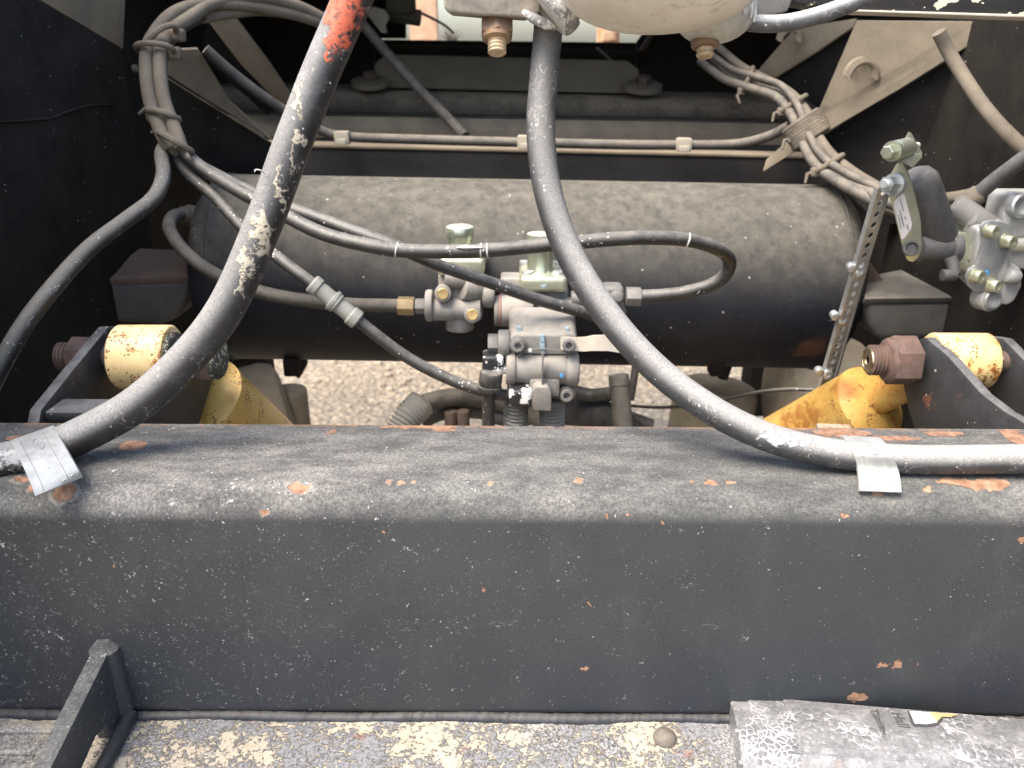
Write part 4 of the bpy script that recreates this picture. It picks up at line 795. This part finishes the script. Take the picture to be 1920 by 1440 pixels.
# left elbow
fl = thing('elbow_fitting', 'black elbow fitting splashed with white paint left of the lower valve', 'pipe fitting', P(922, 700, .97))
mat_splash = NT('black_white_splash'); s_ = mat_splash; kk = s_.rng(s_.noise(55, 4, .6), .50, .53); mat_splash = s_.done(s_.mix(kk, (.02, .02, .021), (.70, .70, .66)), .45)
b = MB(); boxpx(b, 904, 669, 944, 702, .965, .03, .005, 3); cylpx(b, 938, 690, 956, 690, .975, 11); b.build('elbow', mat_splash, fl)
b = MB(); cylpx(b, 922, 695, 918, 724, .965, 22, bev=.3); b.lathe(P(918, 722, .965), -VZ, [(0, m(22, P(918, 722, .97))), (.004, m(23, P(918, 722, .97))), (.007, m(21, P(918, 722, .97)))], 24); b.build('collar', mat_blackhose, fl)
hose('drop_hose', [(917, 722, .975), (916, 760, .98), (916, 800, .985), (918, 860, .99)], .0085, mat_blackhose, 'short black hose dropping from the splashed elbow behind the beam')
fb = thing('elbow_fitting', 'small fitting crusted with white where the joined air line ends', 'pipe fitting', P(975, 745, .975))
b = MB(); c = P(976, 741, .962); b.box(c, (.030, .028, .024), bevel=.006, seg=3); cylpx(b, 958, 744, 975, 744, .978, 15); b.build('fitting_body', mat_splash, fb)
# corrugated conduits and hoses under the valve
def corr(name, pts, r, label, mat=mat_conduit, pitch=.0058, n=60):
    q, _ = pipe(pts, r, 14); Ls = [0]
    for a, c in zip(q, q[1:]): Ls.append(Ls[-1] + (c - a).length)
    k = int(Ls[-1] / pitch * 6); out = []; rr = []; j = 0
    for i in range(k + 1):
        s = Ls[-1] * i / k
        while j < len(Ls) - 2 and Ls[j + 1] < s: j += 1
        f = (s - Ls[j]) / max(Ls[j + 1] - Ls[j], 1e-9); out.append(q[j].lerp(q[j + 1], f)); rr.append(r * (1 + .13 * math.cos(2 * math.pi * s / pitch)))
    tag(MB().tube(out, rr, 18).build(name, mat, smooth=60), label, 'conduit', 'corrugated conduits under the valves')
corr('corrugated_conduit', [(968, 752, .995), (967, 790, .998), (966, 850, 1.0)], .0150, 'short corrugated grey conduit under the left side of the lower valve')
corr('corrugated_conduit', [(1036, 745, .995), (1035, 790, .998), (1034, 850, 1.0)], .0158, 'short corrugated grey conduit under the right side of the lower valve')
corr('corrugated_conduit', [(790, 756, 1.10), (765, 782, 1.08), (735, 830, 1.06)], .0200, 'pale green-grey corrugated sleeve on the hose left of the lower valve')
corr('corrugated_conduit', [(1050, 768, 1.2), (1100, 772, 1.15), (1150, 790, 1.1), (1200, 830, 1.06)], .022, 'black corrugated hose behind the upright grey pipe', mat_rubber, .005)
hose('grey_hose', [(775, 770, 1.10), (810, 752, 1.12), (860, 745, 1.14), (930, 752, 1.16), (990, 775, 1.15), (1040, 800, 1.13)], .0145, mat_cable, 'grey dusty hose arching behind the lower valve into the sleeve')
hose('dark_hose', [(790, 790, 1.14), (830, 772, 1.15), (900, 770, 1.17), (960, 785, 1.17), (1060, 770, 1.2), (1140, 775, 1.2), (1220, 800, 1.2)], .0135, mat_rubber, 'dark rubber hose arching below the grey hose behind the beam')
b = MB(); q0, q1 = P(1160, 706, 1.05), P(1172, 840, 1.02); d = q1 - q0; b.lathe(q0, d, [(-.004, .006), (-.003, .0135), (0, .0145), (.012, .0145), (.013, .0132), (d.length, .0150)], 24); tag(b.build('grey_pipe', mat_cable), 'upright grey pipe stub right of the lower valve', 'pipe')
hose('rubber_strap', [(1075, 735, 1.12), (1110, 742, 1.12), (1150, 738, 1.1)], .011, mat_blackhose, 'dark rubber strap bridging the lower valve and the grey pipe', 'strap')
hose('thin_rod', [(1196, 660, 1.15), (1190, 700, 1.14), (1182, 750, 1.13)], .006, mat_blackhose, 'thin black rod just behind the grey pipe and thick hose', 'rod')
hose('thin_wire', [(1150, 758, 1.3), (1240, 764, 1.3), (1330, 756, 1.25), (1380, 744, 1.2), (1430, 734, 1.15), (1480, 730, 1.12), (1530, 731, 1.1)], .0028, mat_blackhose, 'thin black wire running right to the perforated strap foot', 'wire')
b = MB()
for xx in (845, 868): cylpx(b, xx, 770, xx + 2, 830, 1.12, 12)
tag(b.build('pipe_stubs', mat_rustplate), 'pair of rusty brown pipe stubs under the grey hose arch', 'pipe stubs')

# ------------------------------------------------------------------ levelling valve and linkage at the right
lv = thing('levelling_valve', 'zinc levelling valve with a perforated strap, lever plate and rubber arm', 'levelling valve', P(1850, 575, .95))
# perforated strap
def perforated(p0, p1, wv, nv, ncell, rfrac):
    b = bmesh.new(); L_ = (p1 - p0)
    for k in range(ncell):
        a, c = p0 + L_ * (k / ncell), p0 + L_ * ((k + 1) / ncell); mid = (a + c) / 2
        ex, ey = (c - a) / 2, wv / 2; rad = min(ex.length, ey.length) * rfrac; hx, hy = ex.normalized() * rad * 1.15, ey.normalized() * rad
        outer = [mid + ex, mid + ex + ey, mid + ey, mid - ex + ey, mid - ex, mid - ex - ey, mid - ey, mid + ex - ey]
        inner = [mid + hx * math.cos(R(45 * i)) + hy * math.sin(R(45 * i)) for i in range(8)]
        o1 = [b.verts.new(p) for p in outer]; i1 = [b.verts.new(p) for p in inner]; o2 = [b.verts.new(p + nv) for p in outer]; i2 = [b.verts.new(p + nv) for p in inner]
        for i in range(8):
            j = (i + 1) % 8; b.faces.new((o1[i], o1[j], i1[j], i1[i])); b.faces.new((o2[j], o2[i], i2[i], i2[j])); b.faces.new((i1[i], i1[j], i2[j], i2[i]))
        for i, j in ((1, 2), (2, 3), (5, 6), (6, 7)): b.faces.new((o1[j], o1[i], o2[i], o2[j]))
    bmesh.ops.remove_doubles(b, verts=b.verts, dist=1e-6); q = MB(); q._join(b); return q
pa, pb = P(1660, 350, .93), P(1543, 742, 1.05)
wv = Vector((m(26, pa), .0, .006)); nv = Vector((0, .002, .0))
perforated(pa, pb, wv, nv, 23, .50).build('perforated_strap', mat_zinc, lv, smooth=25)
b = MB(); e = wv.normalized() * -.0002 - wv / 2; b.prism([pa + e, pb + e, pb + e + Vector((-.001, .008, 0)), pa + e + Vector((-.001, .008, 0))], (.0016, 0, 0)); b.build('strap_flange', mat_zinc, lv)
pc, pd = P(1611, 500, 1.0), P(1546, 738, 1.058)
b = MB(); b.prism([pc + wv * .62, pd + wv * .62, pd + wv * .62 + Vector((.0, .022, 0)), pc + wv * .62 + Vector((0, .022, 0))], (.0025, 0, 0), .0006); b.build('backing_strip', mat_cast_d, lv)
for xx, yy, Y in ((1611, 508, .975), (1580, 598, 1.003), (1551, 702, 1.03)):
    c = P(xx, yy, Y); b = MB(); b.lathe(c, (0, -1, .1), [(-.006, m(10, c)), (.003, m(10, c)), (.004, m(8, c)), (.004, m(4, c)), (.001, m(4, c)), (.001, .0001)], 18); b.cyl(c + Vector((-m(17, c), .004, .006)), c + Vector((-m(17, c), -.006, .004)), m(8, c), 16); b.build('strap_screw', mat_zinc, lv)
# lever plate with U-bend
Yp = .905
out_ = [(1680, 308), (1692, 304), (1704, 330), (1714, 366), (1724, 412), (1727, 452), (1727, 470), (1722, 484), (1711, 492), (1701, 488), (1694, 474), (1686, 440), (1676, 400), (1664, 360), (1662, 340)]
b = MB(); pl = [P(x, y, Yp + (y - 300) * .00010) for x, y in out_]; b.prism(pl, (.003, .003, 0), .0008); lev = b.build('lever_plate', mat_zinc_y, lv)
b = MB(); b.grid([[P(1682, 310, Yp), P(1688, 300, Yp + .002), P(1694, 303, Yp + .0)], [P(1692, 297, Yp), P(1700, 294, Yp), P(1708, 300, Yp + .004)], [P(1718, 288, Yp + .012), P(1721, 290, Yp + .012), P(1724, 296, Yp + .014)], [P(1727, 283, Yp + .022), P(1727, 286, Yp + .022), P(1727, 292, Yp + .024)]], (.0, .002, .001)); b.prism([P(x, y, Yy) for x, y, Yy in ((1684, 304, .898), (1700, 296, .905), (1728, 287, .918), (1729, 295, .914), (1711, 315, .899), (1695, 304, .896))], (.001, .003, 0), .0006); b.build('bend', mat_zinc_y, lev)
b = MB(); b.prism([P(x, y, Yy) for x, y, Yy in ((1697, 258, .918), (1703, 247, .920), (1708, 250, .921), (1729, 287, .922), (1725, 297, .918), (1708, 294, .914), (1699, 274, .916))], (.0015, .002, 0), .0005); b.build('upright_lug', mat_zinc_y, lev)
b = MB(); hc = P(1709, 465, Yp + .012); hd = Vector((-.25, -1, .25)).normalized(); b.lathe(hc, hd, [(-.006, m(15, hc)), (.0018, m(15, hc)), (.0022, m(11, hc)), (-.002, m(9, hc)), (-.002, .0001)], 28); b.build('grommet', mat_rubber, lev)
b = MB(); sp_ = [(1676, 378), (1692, 362), (1696, 366), (1710, 420), (1708, 430), (1694, 449), (1690, 447), (1677, 390)]; b.prism([P(x, y, Yp + (y - 300) * .00010 - .0012) for x, y in sp_], (.0006, .0009, 0)); stk = b.build('sticker', mat_paper, lev)
# print on the sticker: short runs of small dark characters, too small to read
b = MB()
for (x0, y0, x1, y1) in ((1688, 373, 1694, 396), (1687, 394, 1695, 426), (1684, 402, 1690, 429), (1696, 406, 1699, 412), (1700, 420, 1704, 432)):
    k = int(((x1 - x0) ** 2 + (y1 - y0) ** 2) ** .5 / 2.6)
    for i in range(k):
        f = (i + .5) / k; cx, cy = x0 + (x1 - x0) * f, y0 + (y1 - y0) * f; c = P(cx, cy, Yp + (cy - 300) * .00010 - .0015)
        s = m(1.0, c); b.box(c, (s * random.uniform(1.6, 3.6), .0002, s * random.uniform(.9, 1.5)))
b.build('sticker_print', mat_ink, stk)
# pivot bolts
b = MB(); p0, p1 = P(1662, 286, .888), P(1706, 276, .922); d = p1 - p0; Ld = d.length
b.lathe(p0, d, [(0, m(11, p0)), (.001, m(13, p0)), (Ld * .22, m(13, p0))], 6, .3); b.lathe(p0 + d * .22, d, [(0, m(19, p0)), (Ld * .07, m(19, p0))], 28); b.lathe(p0 + d * .30, d, [(0, m(14, p0)), (Ld * .04, m(17, p0)), (Ld * .1, m(19, p0)), (Ld * .58, m(19, p0)), (Ld * .62, m(17, p0))], 28)
b.thread(p0 + d * .9, p0 + d * 1.35, m(6.5, p0), .002, 14); b.build('pivot_bolt', mat_zinc_y, lv)
b = MB(); p0, p1 = P(1656, 345, .892), P(1684, 346, .912); d = p1 - p0; Ld = d.length
b.thread(p0, p0 + d * .2, m(9, p0), .002, 14); b.lathe(p0 + d * .2, d, [(0, m(15, p0)), (Ld * .45, m(16, p0))], 6, .2); b.lathe(p0 + d * .66, d, [(0, m(21, p0)), (Ld * .12, m(22, p0)), (Ld * .15, m(22, p0))], 28); b.build('pivot_nut', mat_zinc, lv)
# rubber arm
b = MB(); q0, q1 = P(1716, 320, .945), P(1762, 455, .955); d = (q1 - q0); rr = m(36, q0)
b.lathe(q0, d, [(0, rr * .45), (.004, rr * .75), (.012, rr * .96), (.02, rr), (d.length, rr * 1.0), (d.length + .01, rr * .8)], 36); arm = b.build('rubber_arm', mat_rubber, lv)
b = MB(); cylpx(b, 1722, 466, 1792, 466, .945, 25, 32, bev=.15); cylpx(b, 1776, 466, 1797, 466, .945, 29, 32, bev=.2); b.build('arm_hub', mat_rubber, arm)
b = MB(); b.tube([P(1782, 482, .93), P(1788, 500, .925), P(1788, 515, .92)], [.008, .007, .008], 12); cylpx(b, 1766, 516, 1792, 516, .918, 11); b.build('arm_lug', mat_rubber, arm)
# zinc brackets and plates
b = MB(); b.prism([P(x, y, .94) for x, y in ((1790, 442), (1800, 436), (1815, 438), (1822, 460), (1830, 478), (1838, 482), (1836, 490), (1815, 489), (1828, 500), (1830, 508), (1812, 512), (1796, 500), (1800, 470))], (0, .035, 0), .003, 2); b.build('clip_bracket', mat_zinc_y, lv)
b = MB(); boxpx(b, 1808, 428, 1845, 470, .955, .03, .004); cylpx(b, 1826, 450, 1840, 449, .94, 8); b.build('side_bracket', grime('zinc_green', (.42, .48, .40), (.28, .33, .28), vs=60, rough=.4, metal=.5, all_dust=.1), lv)
zp = [(1838, 426), (1844, 418), (1858, 414), (1878, 416), (1892, 421), (1899, 432), (1900, 446), (1893, 462), (1886, 480), (1878, 500), (1866, 522), (1860, 546), (1826, 546), (1814, 536), (1810, 520), (1814, 508), (1828, 498), (1836, 478), (1846, 444), (1840, 438)]
b = MB(); b.prism([P(x, y, .925) for x, y in zp], (0, .004, .001), .0010); zpl = b.build('face_plate', mat_zinc, lv)
for xx, yy in ((1853, 433), (1885, 452), (1827, 517), (1858, 535)):
    c = P(xx, yy, .924); d = Vector((.35, -1, .1)).normalized(); r_ = m(12, c); b = MB(); b.lathe(c, d, [(-.001, r_ * 1.15), (.0015, r_ * 1.15), (.0018, r_), (.010, r_), (.011, r_ * .9), (.011, r_ * .5), (.006, r_ * .45), (.006, .0001)], 22); b.build('socket_bolt', mat_zinc_y, zpl)
b = MB(); c = P(1851, 511, .9235); b.lathe(c, (0, -1, .1), [(0, m(5, c)), (.0012, m(4, c))], 14); b.build('blue_dot', mat_bluedot, zpl)
b = MB()
b.prism([P(x, y, .930) for x, y in ((1832, 430), (1890, 420), (1902, 440), (1895, 500), (1918, 505), (1918, 540), (1900, 570), (1880, 574), (1845, 560), (1822, 545))], (0, .05, .01), .006, 3)
boxpx(b, 1888, 452, 1990, 506, .945, .045, .005, 3); boxpx(b, 1884, 366, 1990, 448, .96, .05, .010, 3); cylpx(b, 1836, 556, 1861, 562, .945, 23, 28, Y1=.925, bev=.15); cylpx(b, 1886, 515, 1910, 521, .925, 15, 24, bev=.5)
b.prism([P(x, y, .928) for x, y in ((1884, 520), (1912, 516), (1916, 540), (1903, 565), (1890, 574), (1874, 570))], (0, .03, .004), .004, 3)
b.build('valve_casting', grime('bright_casting', (.44, .44, .42), (.32, .325, .32), vs=50, rough=.5, metal=.45, all_dust=.15, dcol=(.55, .52, .46), dsc=60, bump=.3), lv)
for xx, yy, rr_, Y, mm in ((1861, 562, 16, .924, mat_zinc), (1916, 386, 19, .955, mat_zinc)):
    c = P(xx, yy, Y); d = Vector((.15, -1, .15)).normalized(); b = MB(); r_ = m(rr_, c); b.lathe(c, d, [(-.01, r_ * 1.2), (.001, r_ * 1.2), (.003, r_ * 1.05), (.003, r_ * .85), (-.004, r_ * .75), (-.004, .0001)], 28); b.build('port_ring', mm, lv)
b = MB(); c = P(1908, 470, .944); b.box(c + Vector((.03, -.002, .004)), (.09, .006, .008), bevel=.002); b.build('casting_rib', mat_zinc_y, lv)
b = MB(); cylpx(b, 1786, 384, 1858, 430, .975, 24, 28, bev=.3, Y1=.955); cylpx(b, 1822, 412, 1852, 432, .95, 13, 20, bev=.3); b.build('solenoid_barrel', grime('solenoid_grey', (.14, .14, .135), (.09, .09, .09), rough=.65, all_dust=.35, dcol=(.34, .32, .28), bump=.3), lv)
hh = thing('hose_end', 'black rubber hose with a dusty ferrule joining the levelling valve barrel', 'hose', P(1800, 385, .985))
b = MB(); cylpx(b, 1796, 388, 1838, 362, .985, 18, 24, bev=.15, Y1=.98); b.build('ferrule', mat_cable_tan, hh)
hose('rubber_hose', [(1830, 368, .98), (1860, 342, .97), (1900, 312, .955), (1950, 275, .94), (2010, 230, .93)], .0090, mat_rubber, parent=hh)

# ------------------------------------------------------------------ overhead parts at the top edge
YO = .70
mp = thing('mounting_plate', 'worn dark mounting plate at the top with a rusty nut hanging under it', 'mounting plate', P(920, 28, YO))
b = MB(); b.prism([P(x, y, YO) for x, y in ((830, -60), (832, 14), (840, 24), (900, 29), (985, 34), (1012, 24), (1020, -60))], (0, .05, .0), .004, 3); b.build('plate', grime('worn_plate', (.27, .235, .185), (.05, .047, .045), vs=28, rough=.7, all_dust=.3, dcol=(.48, .44, .36), dsc=50, speck=.2, bump=.6, bsc=200), mp)
b = MB(); c = P(932, 31, YO + .022); dn = -UP * .98 - FW * .05; r_ = m(33, c); L_ = m(47, c); b.hexn(c, c + dn * L_ * .78, r_, .25); b.lathe(c + dn * L_ * .74, dn, [(0, r_ * .88), (L_ * .2, r_ * .84), (L_ * .27, r_ * .62)], 24); b.build('nut', mat_rustbolt, mp)
b = MB(); b.thread(c + dn * L_ * .95, c + dn * L_ * 1.56, m(17.5, c), .0027, 24); b.build('bolt_thread', mat_thread, mp)
cl = thing('hose_coupling', 'white and grey chipped collar where the thick right hose goes up', 'hose coupling', P(1060, 60, .70))
chip = NT('chipped_white'); kk = chip.rng(chip.noise(95, 6, .75), .47, .52); chip.bump(kk, .6, .001); mat_chip = chip.done(chip.mix(kk, (.62, .60, .55), chip.mix(chip.noise(60), (.16, .16, .165), (.26, .26, .26))), .65)
c0 = P(1026, 16, .700); d = (-RT * .72 - UP * .66 + FW * .14).normalized(); r_ = m(64, c0)
b = MB(); b.lathe(c0 - d * .012, d, [(0, r_ * .9), (.001, r_ * .97), (.004, r_), (.010, r_), (.013, r_ * .96), (.014, r_ * .86), (.009, r_ * .8), (.009, r_ * .5)], 44); b.build('rim', mat_chip, cl)
mat_wchip = grime('worn_white', (.60, .59, .55), (.46, .45, .42), vs=60, rough=.5, rust=.30, rsc=70, rcol=(.14, .14, .14), bump=.3)
b = MB(); b.lathe(c0 - d * .062, d, [(-.02, r_ * .80), (0, r_ * .80), (.030, r_ * .82), (.031, r_ * .88), (.036, r_ * .88), (.037, r_ * .84), (.064, r_ * .87)], 44); b.build('sleeve', mat_wchip, cl)
for k in range(5):
    a = R(150 + k * 36); u = d.orthogonal().normalized(); v = d.cross(u); q = c0 + (u * math.cos(a) + v * math.sin(a)) * r_ * .86
    b = MB(); b.tube([q - d * .065, q - d * .014], [.0022] * 2, 8); b.build('sleeve_rib', mat_wchip, cl)
b = MB(); b.tube([P(980, 22, .70), P(1000, 34, .698), P(1025, 46, .70), P(1040, 53, .705)], [.002, .004, .0042, .002], 10); b.build('side_lip', mat_chip, cl)
dm = NT('cream_dome'); nn = dm.noise(14, 5, .6); kk = dm.rng(dm.noise(26, 5, .65, None, 1.5), .52, .68)
dm.bump(dm.noise(30, 4, .6), .3, .002); mat_dome = dm.done(dm.mix(dm.ma('MULTIPLY', kk, .55), dm.mix(dm.rng(nn, .3, .7), (.62, .57, .48), (.80, .76, .67)), (.38, .33, .28)), .5)
bo = thing('coupling_bowl', 'big cream dusty bowl-shaped housing cut off by the top edge', 'housing', P(1252, 45, .66))
b = MB(); c = P(1238, -44, .665); dn = (-UP * .97 + FW * .18).normalized(); R1 = m(196, c); b.lathe(c - dn * .03, dn, [(0, R1), (.03, R1)] + [(.03 + m(88, c) * math.sin(R(a)), R1 * math.cos(R(a)) ** .75) for a in range(8, 90, 6)] + [(.03 + m(88, c), .001)], 72); b.build('bowl', mat_dome, bo)
ld = thing('lamp_dome', 'small translucent milky dome with a rusty bolt under it', 'lamp dome', P(1343, 80, .66))
gl = NT('milky_dome'); gl.b.inputs['Transmission Weight'].default_value = .25; mat_milk = gl.done(gl.mix(gl.rng(gl.noise(60, 5, .7), .35, .7), (.50, .49, .44), (.70, .68, .62)), .30)
b = MB(); c = P(1340, 22, .735); dn = -UP; r_ = m(76, c); b.lathe(c - dn * .0, dn, [(-.01, r_)] + [(m(52, c) * math.sin(R(a)), r_ * math.cos(R(a)) ** .85) for a in range(0, 90, 8)] + [(m(52, c), .001)], 48); b.build('dome', mat_milk, ld)
for k in range(9):
    a = R(200 + k * 17); q = c + (RT * math.cos(a) + FW * math.sin(a)) * r_ * .97; b = MB(); b.tube([q, q + dn * m(20, c), q * .96 + c * .04 + dn * m(32, c)], [.0012] * 3, 6); b.build('dome_rib', mat_milk, ld)
b = MB(); c = P(1322, 76, .735); r_ = m(26, c); b.lathe(c, dn, [(-.004, r_), (m(10, c), r_), (m(14, c), r_ * .8)], 12); b.build('serrated_nut', mat_rustbolt, ld)
b = MB(); b.thread(c + dn * m(12, c), c + dn * m(31, c), m(16.5, c), .0030, 24); b.build('bolt_thread', mat_thread, ld)
lb = thing('lamp_bar', 'black bar along the top right with cream dirt specks on its edge', 'lamp bar', P(1700, 20, .8))
spm = grime('specked_black', (.02, .02, .02), (.013, .013, .013), rough=.5, speck=1.1, scol=(.62, .57, .46), ssc=150, bump=.4)
b = MB(); b.prism([P(1480, -60, .80), P(2050, -40, .80), P(2050, 32, .80), P(1580, 18, .80), P(1490, 6, .80)], (0, .05, 0), .003); b.build('bar', spm, lb)
b = MB(); b.prism([P(1575, 17, .797), P(2050, 31, .797), P(2050, 37, .797), P(1575, 21, .797)], (0, .05, 0), .001); b.build('dirt_lip', mat_tag, lb)
b = MB(); b.prism([P(1400, -40, .74), P(1500, -40, .74), P(1478, 22, .74), P(1405, 38, .74)], (0, .03, 0), .003); b.build('grey_bracket', mat_cast_d, lb)
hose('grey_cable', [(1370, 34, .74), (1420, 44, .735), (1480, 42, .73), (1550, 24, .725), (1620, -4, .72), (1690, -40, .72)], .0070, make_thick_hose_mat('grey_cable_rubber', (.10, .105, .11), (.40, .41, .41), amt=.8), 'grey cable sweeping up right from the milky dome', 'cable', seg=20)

# ------------------------------------------------------------------ layered clear plastic cover at the bottom right
TR = .12; A0, A1 = R(70), R(128)      # a shallow arched cover: its back edge and its front edge
PB0, PB1 = PZ(1375, 1303, ZL + .022), PZ(1920, 1349, ZL + .022); CX = (PB1 - PB0).normalized(); CN = Vector((-CX.y, CX.x, 0))     # CN points away from the camera
CA = PB0 - (CN * math.cos(A0) + Vector((0, 0, 1)) * math.sin(A0)) * TR
def tube_hit(px, py, rad):
    """(along, angle) where the line of sight meets the tube; the angle runs from the far side over the top"""
    d = ray(px, py); o = CAM - CA; dp = d - CX * d.dot(CX); op = o - CX * o.dot(CX)
    a, b_, c_ = dp.dot(dp), 2 * dp.dot(op), op.dot(op) - rad * rad; disc = max(b_ * b_ - 4 * a * c_, 0)
    q = CAM + d * ((-b_ - disc ** .5) / (2 * a)) - CA; return q.dot(CX), math.atan2(q.z, q.dot(CN))
def tube_pt(s_, a, rad): return CA + CX * s_ + (CN * math.cos(a) + Vector((0, 0, 1)) * math.sin(a)) * rad
def tube_px(px, py, off): return tube_pt(*tube_hit(px, py, TR), TR + off)
pc_ = thing('plastic_cover', 'grey milky plastic cover in overlapping layers with droplets and faded print at the bottom right', 'plastic cover', Vector((.3, .46, ZL)))
def make_plastic(name, k):
    t = NT(name); pos = t.pos
    wv_ = t.vm('ADD', pos, t.scale(t.noisec(60, 3, pos), (.007,) * 3))
    e = t.vor(190 if k < 2 else 130, 'DISTANCE_TO_EDGE', wv_); brk = t.rng(t.noise(70, 4, .7, pos), .46, .58)
    zone = t.rng(t.noise(16, 4, .6, pos), .40, .55) if k < 2 else t.rng(t.noise(20, 4, .6, pos), .50, .62)
    wl = t.ma('MULTIPLY', t.rng(e, .10, .05), zone)
    if k == 2: wl = t.ma('MULTIPLY', wl, brk)
    c = t.mix(t.rng(t.noise(300, 4, .75, pos), .3, .7), (.12, .12, .124), (.21, .21, .214))
    c = t.mix(t.rng(t.noise(45, 5, .7, pos), .45, .75), c, (.31, .31, .315))
    c = t.mix(t.ma('MULTIPLY', t.rng(t.noise(26, 5, .7, pos), .64, .72), .4), c, (.30, .20, .15))
    c = t.mix(t.ma('MULTIPLY', wl, .6), c, (.72, .72, .74))
    t.bump(t.ma('MULTIPLY', t.rng(e, 0., .3), zone), .6, .0012); t.bump(t.noise(200, 3, .6, pos), .25, .0008)
    t.b.inputs['Transmission Weight'].default_value = .12; t.b.inputs['IOR'].default_value = 1.45
    return t.done(c, .33, 0., .6)
mpl = [make_plastic('clear_plastic_%s' % s, i) for i, s in enumerate(('a', 'b', 'c'))]
for x0, x1, rr, mm in ((1375, 1414, TR - .0036, mpl[0]), (1408, 1484, TR - .0018, mpl[1]), (1476, 0, TR, mpl[2])):
    s0 = tube_hit(x0, 1330, rr)[0]; s1 = tube_hit(x1, 1330, rr)[0] if x1 else .45; aa = [A0 + (A1 - A0) * k / 14 for k in range(15)]; ss = [s0, s0 + .0015] + [s0 + (s1 - s0) * k / 5 for k in range(1, 6)]
    b = MB(); b.grid([[tube_pt(q, a, rr - (.0012 if q == s0 else 0)) for q in ss] for a in aa], (0, 0, -.003)); sh = b.build('cover_sheet', mm, pc_, smooth=50)
    b = MB(); b.grid([[tube_pt(s0 + .0004, a, rr - .002 - .012 * k) for a in aa] for k in range(3)], CX * .0025); b.build('side_wall', mm, sh)
    b = MB(); b.tube([tube_pt(s0 + .0015 + (s1 - s0 - .0015) * k / 6, A0, rr - .0012) for k in range(7)], [.0014] * 7, 10); b.build('edge_bead', mm, sh)
b = MB()
for i in range(190):
    x, y = random.uniform(1382, 1915), random.uniform(1345, 1439); rr = TR - (.0036 if x < 1408 else .0018 if x < 1476 else 0)
    if x > 1560 and y < 1345 + (x - 1480) * .09: continue
    sa = tube_hit(x, y, rr); r_ = random.uniform(.0008, .0026); c = tube_pt(*sa, rr - .0002); b.lathe(c, c - tube_pt(*sa, 0), [(0, r_), (r_ * .25, r_ * .9), (r_ * .42, r_ * .55), (r_ * .48, r_ * .05)], 10, random.random())
wm = NT('water_drop'); wm.b.inputs['Transmission Weight'].default_value = .85; wm.b.inputs['IOR'].default_value = 1.33
dr = b.build('droplets', wm.done((.9, .92, .95), .05), pc_, smooth=80); dr['kind'] = 'stuff'
for y0 in (1392, 1408):      # moulded ridges near the front
    b = MB(); b.tube([tube_px(1484 + 30 * q, y0 + 2 + 2.2 * q, 0) for q in range(10)], [.0009] * 10, 8); b.build('moulded_ridge', mpl[2], pc_)
def text(body, px, py, size, parent, name='lettering'):
    cu = bpy.data.curves.new('t', 'FONT'); cu.body = body; cu.size = size; cu.extrude = .0001; to = bpy.data.objects.new('t', cu)
    me = bpy.data.meshes.new_from_object(to); bpy.data.objects.remove(to); bpy.data.curves.remove(cu)
    o = bpy.data.objects.new(name, me); COL.objects.link(o); me.materials.clear(); me.materials.append(mat_ink); o.parent = parent
    s0, a0 = tube_hit(px, py, TR)      # the word runs round the tube, from the far side towards the camera
    for v in me.vertices: v.co = tube_pt(s0 + v.co.y, a0 + v.co.x / TR, TR + .0004 + v.co.z) - wloc(parent)
    return o
text('Hall', 1669, 1336, .0135, pc_); text('Comme', 1630, 1332, .0088, pc_)
b = MB(); b.prism([tube_px(x, y, .0004) for x, y in ((1642, 1330), (1645, 1330), (1657, 1358), (1660, 1378), (1656, 1377), (1651, 1356))], (0, 0, .0003)); b.build('print_stroke', mat_ink, pc_)
b = MB(); b.prism([tube_px(x, y, .0005) for x, y in ((1701, 1334), (1768, 1340), (1767, 1352), (1758, 1361), (1738, 1364), (1713, 1363), (1707, 1354))], (0, 0, .0003)); b.build('decal_outline', mat_ink, pc_)
b = MB(); b.prism([tube_px(x, y, .0011) for x, y in ((1705, 1336), (1748, 1339), (1762, 1346), (1756, 1357), (1737, 1360), (1715, 1359))], (0, 0, .0003)); b.build('decal_white', grime('decal_white', (.70, .74, .78), (.6, .65, .7), rough=.5, bump=0), pc_)
b = MB(); b.prism([tube_px(x, y, .0016) for x, y in ((1742, 1339), (1796, 1343), (1782, 1348), (1766, 1347), (1757, 1356), (1749, 1348))], (0, 0, .0003)); b.build('decal_orange', grime('decal_orange', (.66, .46, .22), rough=.5, bump=0), pc_)
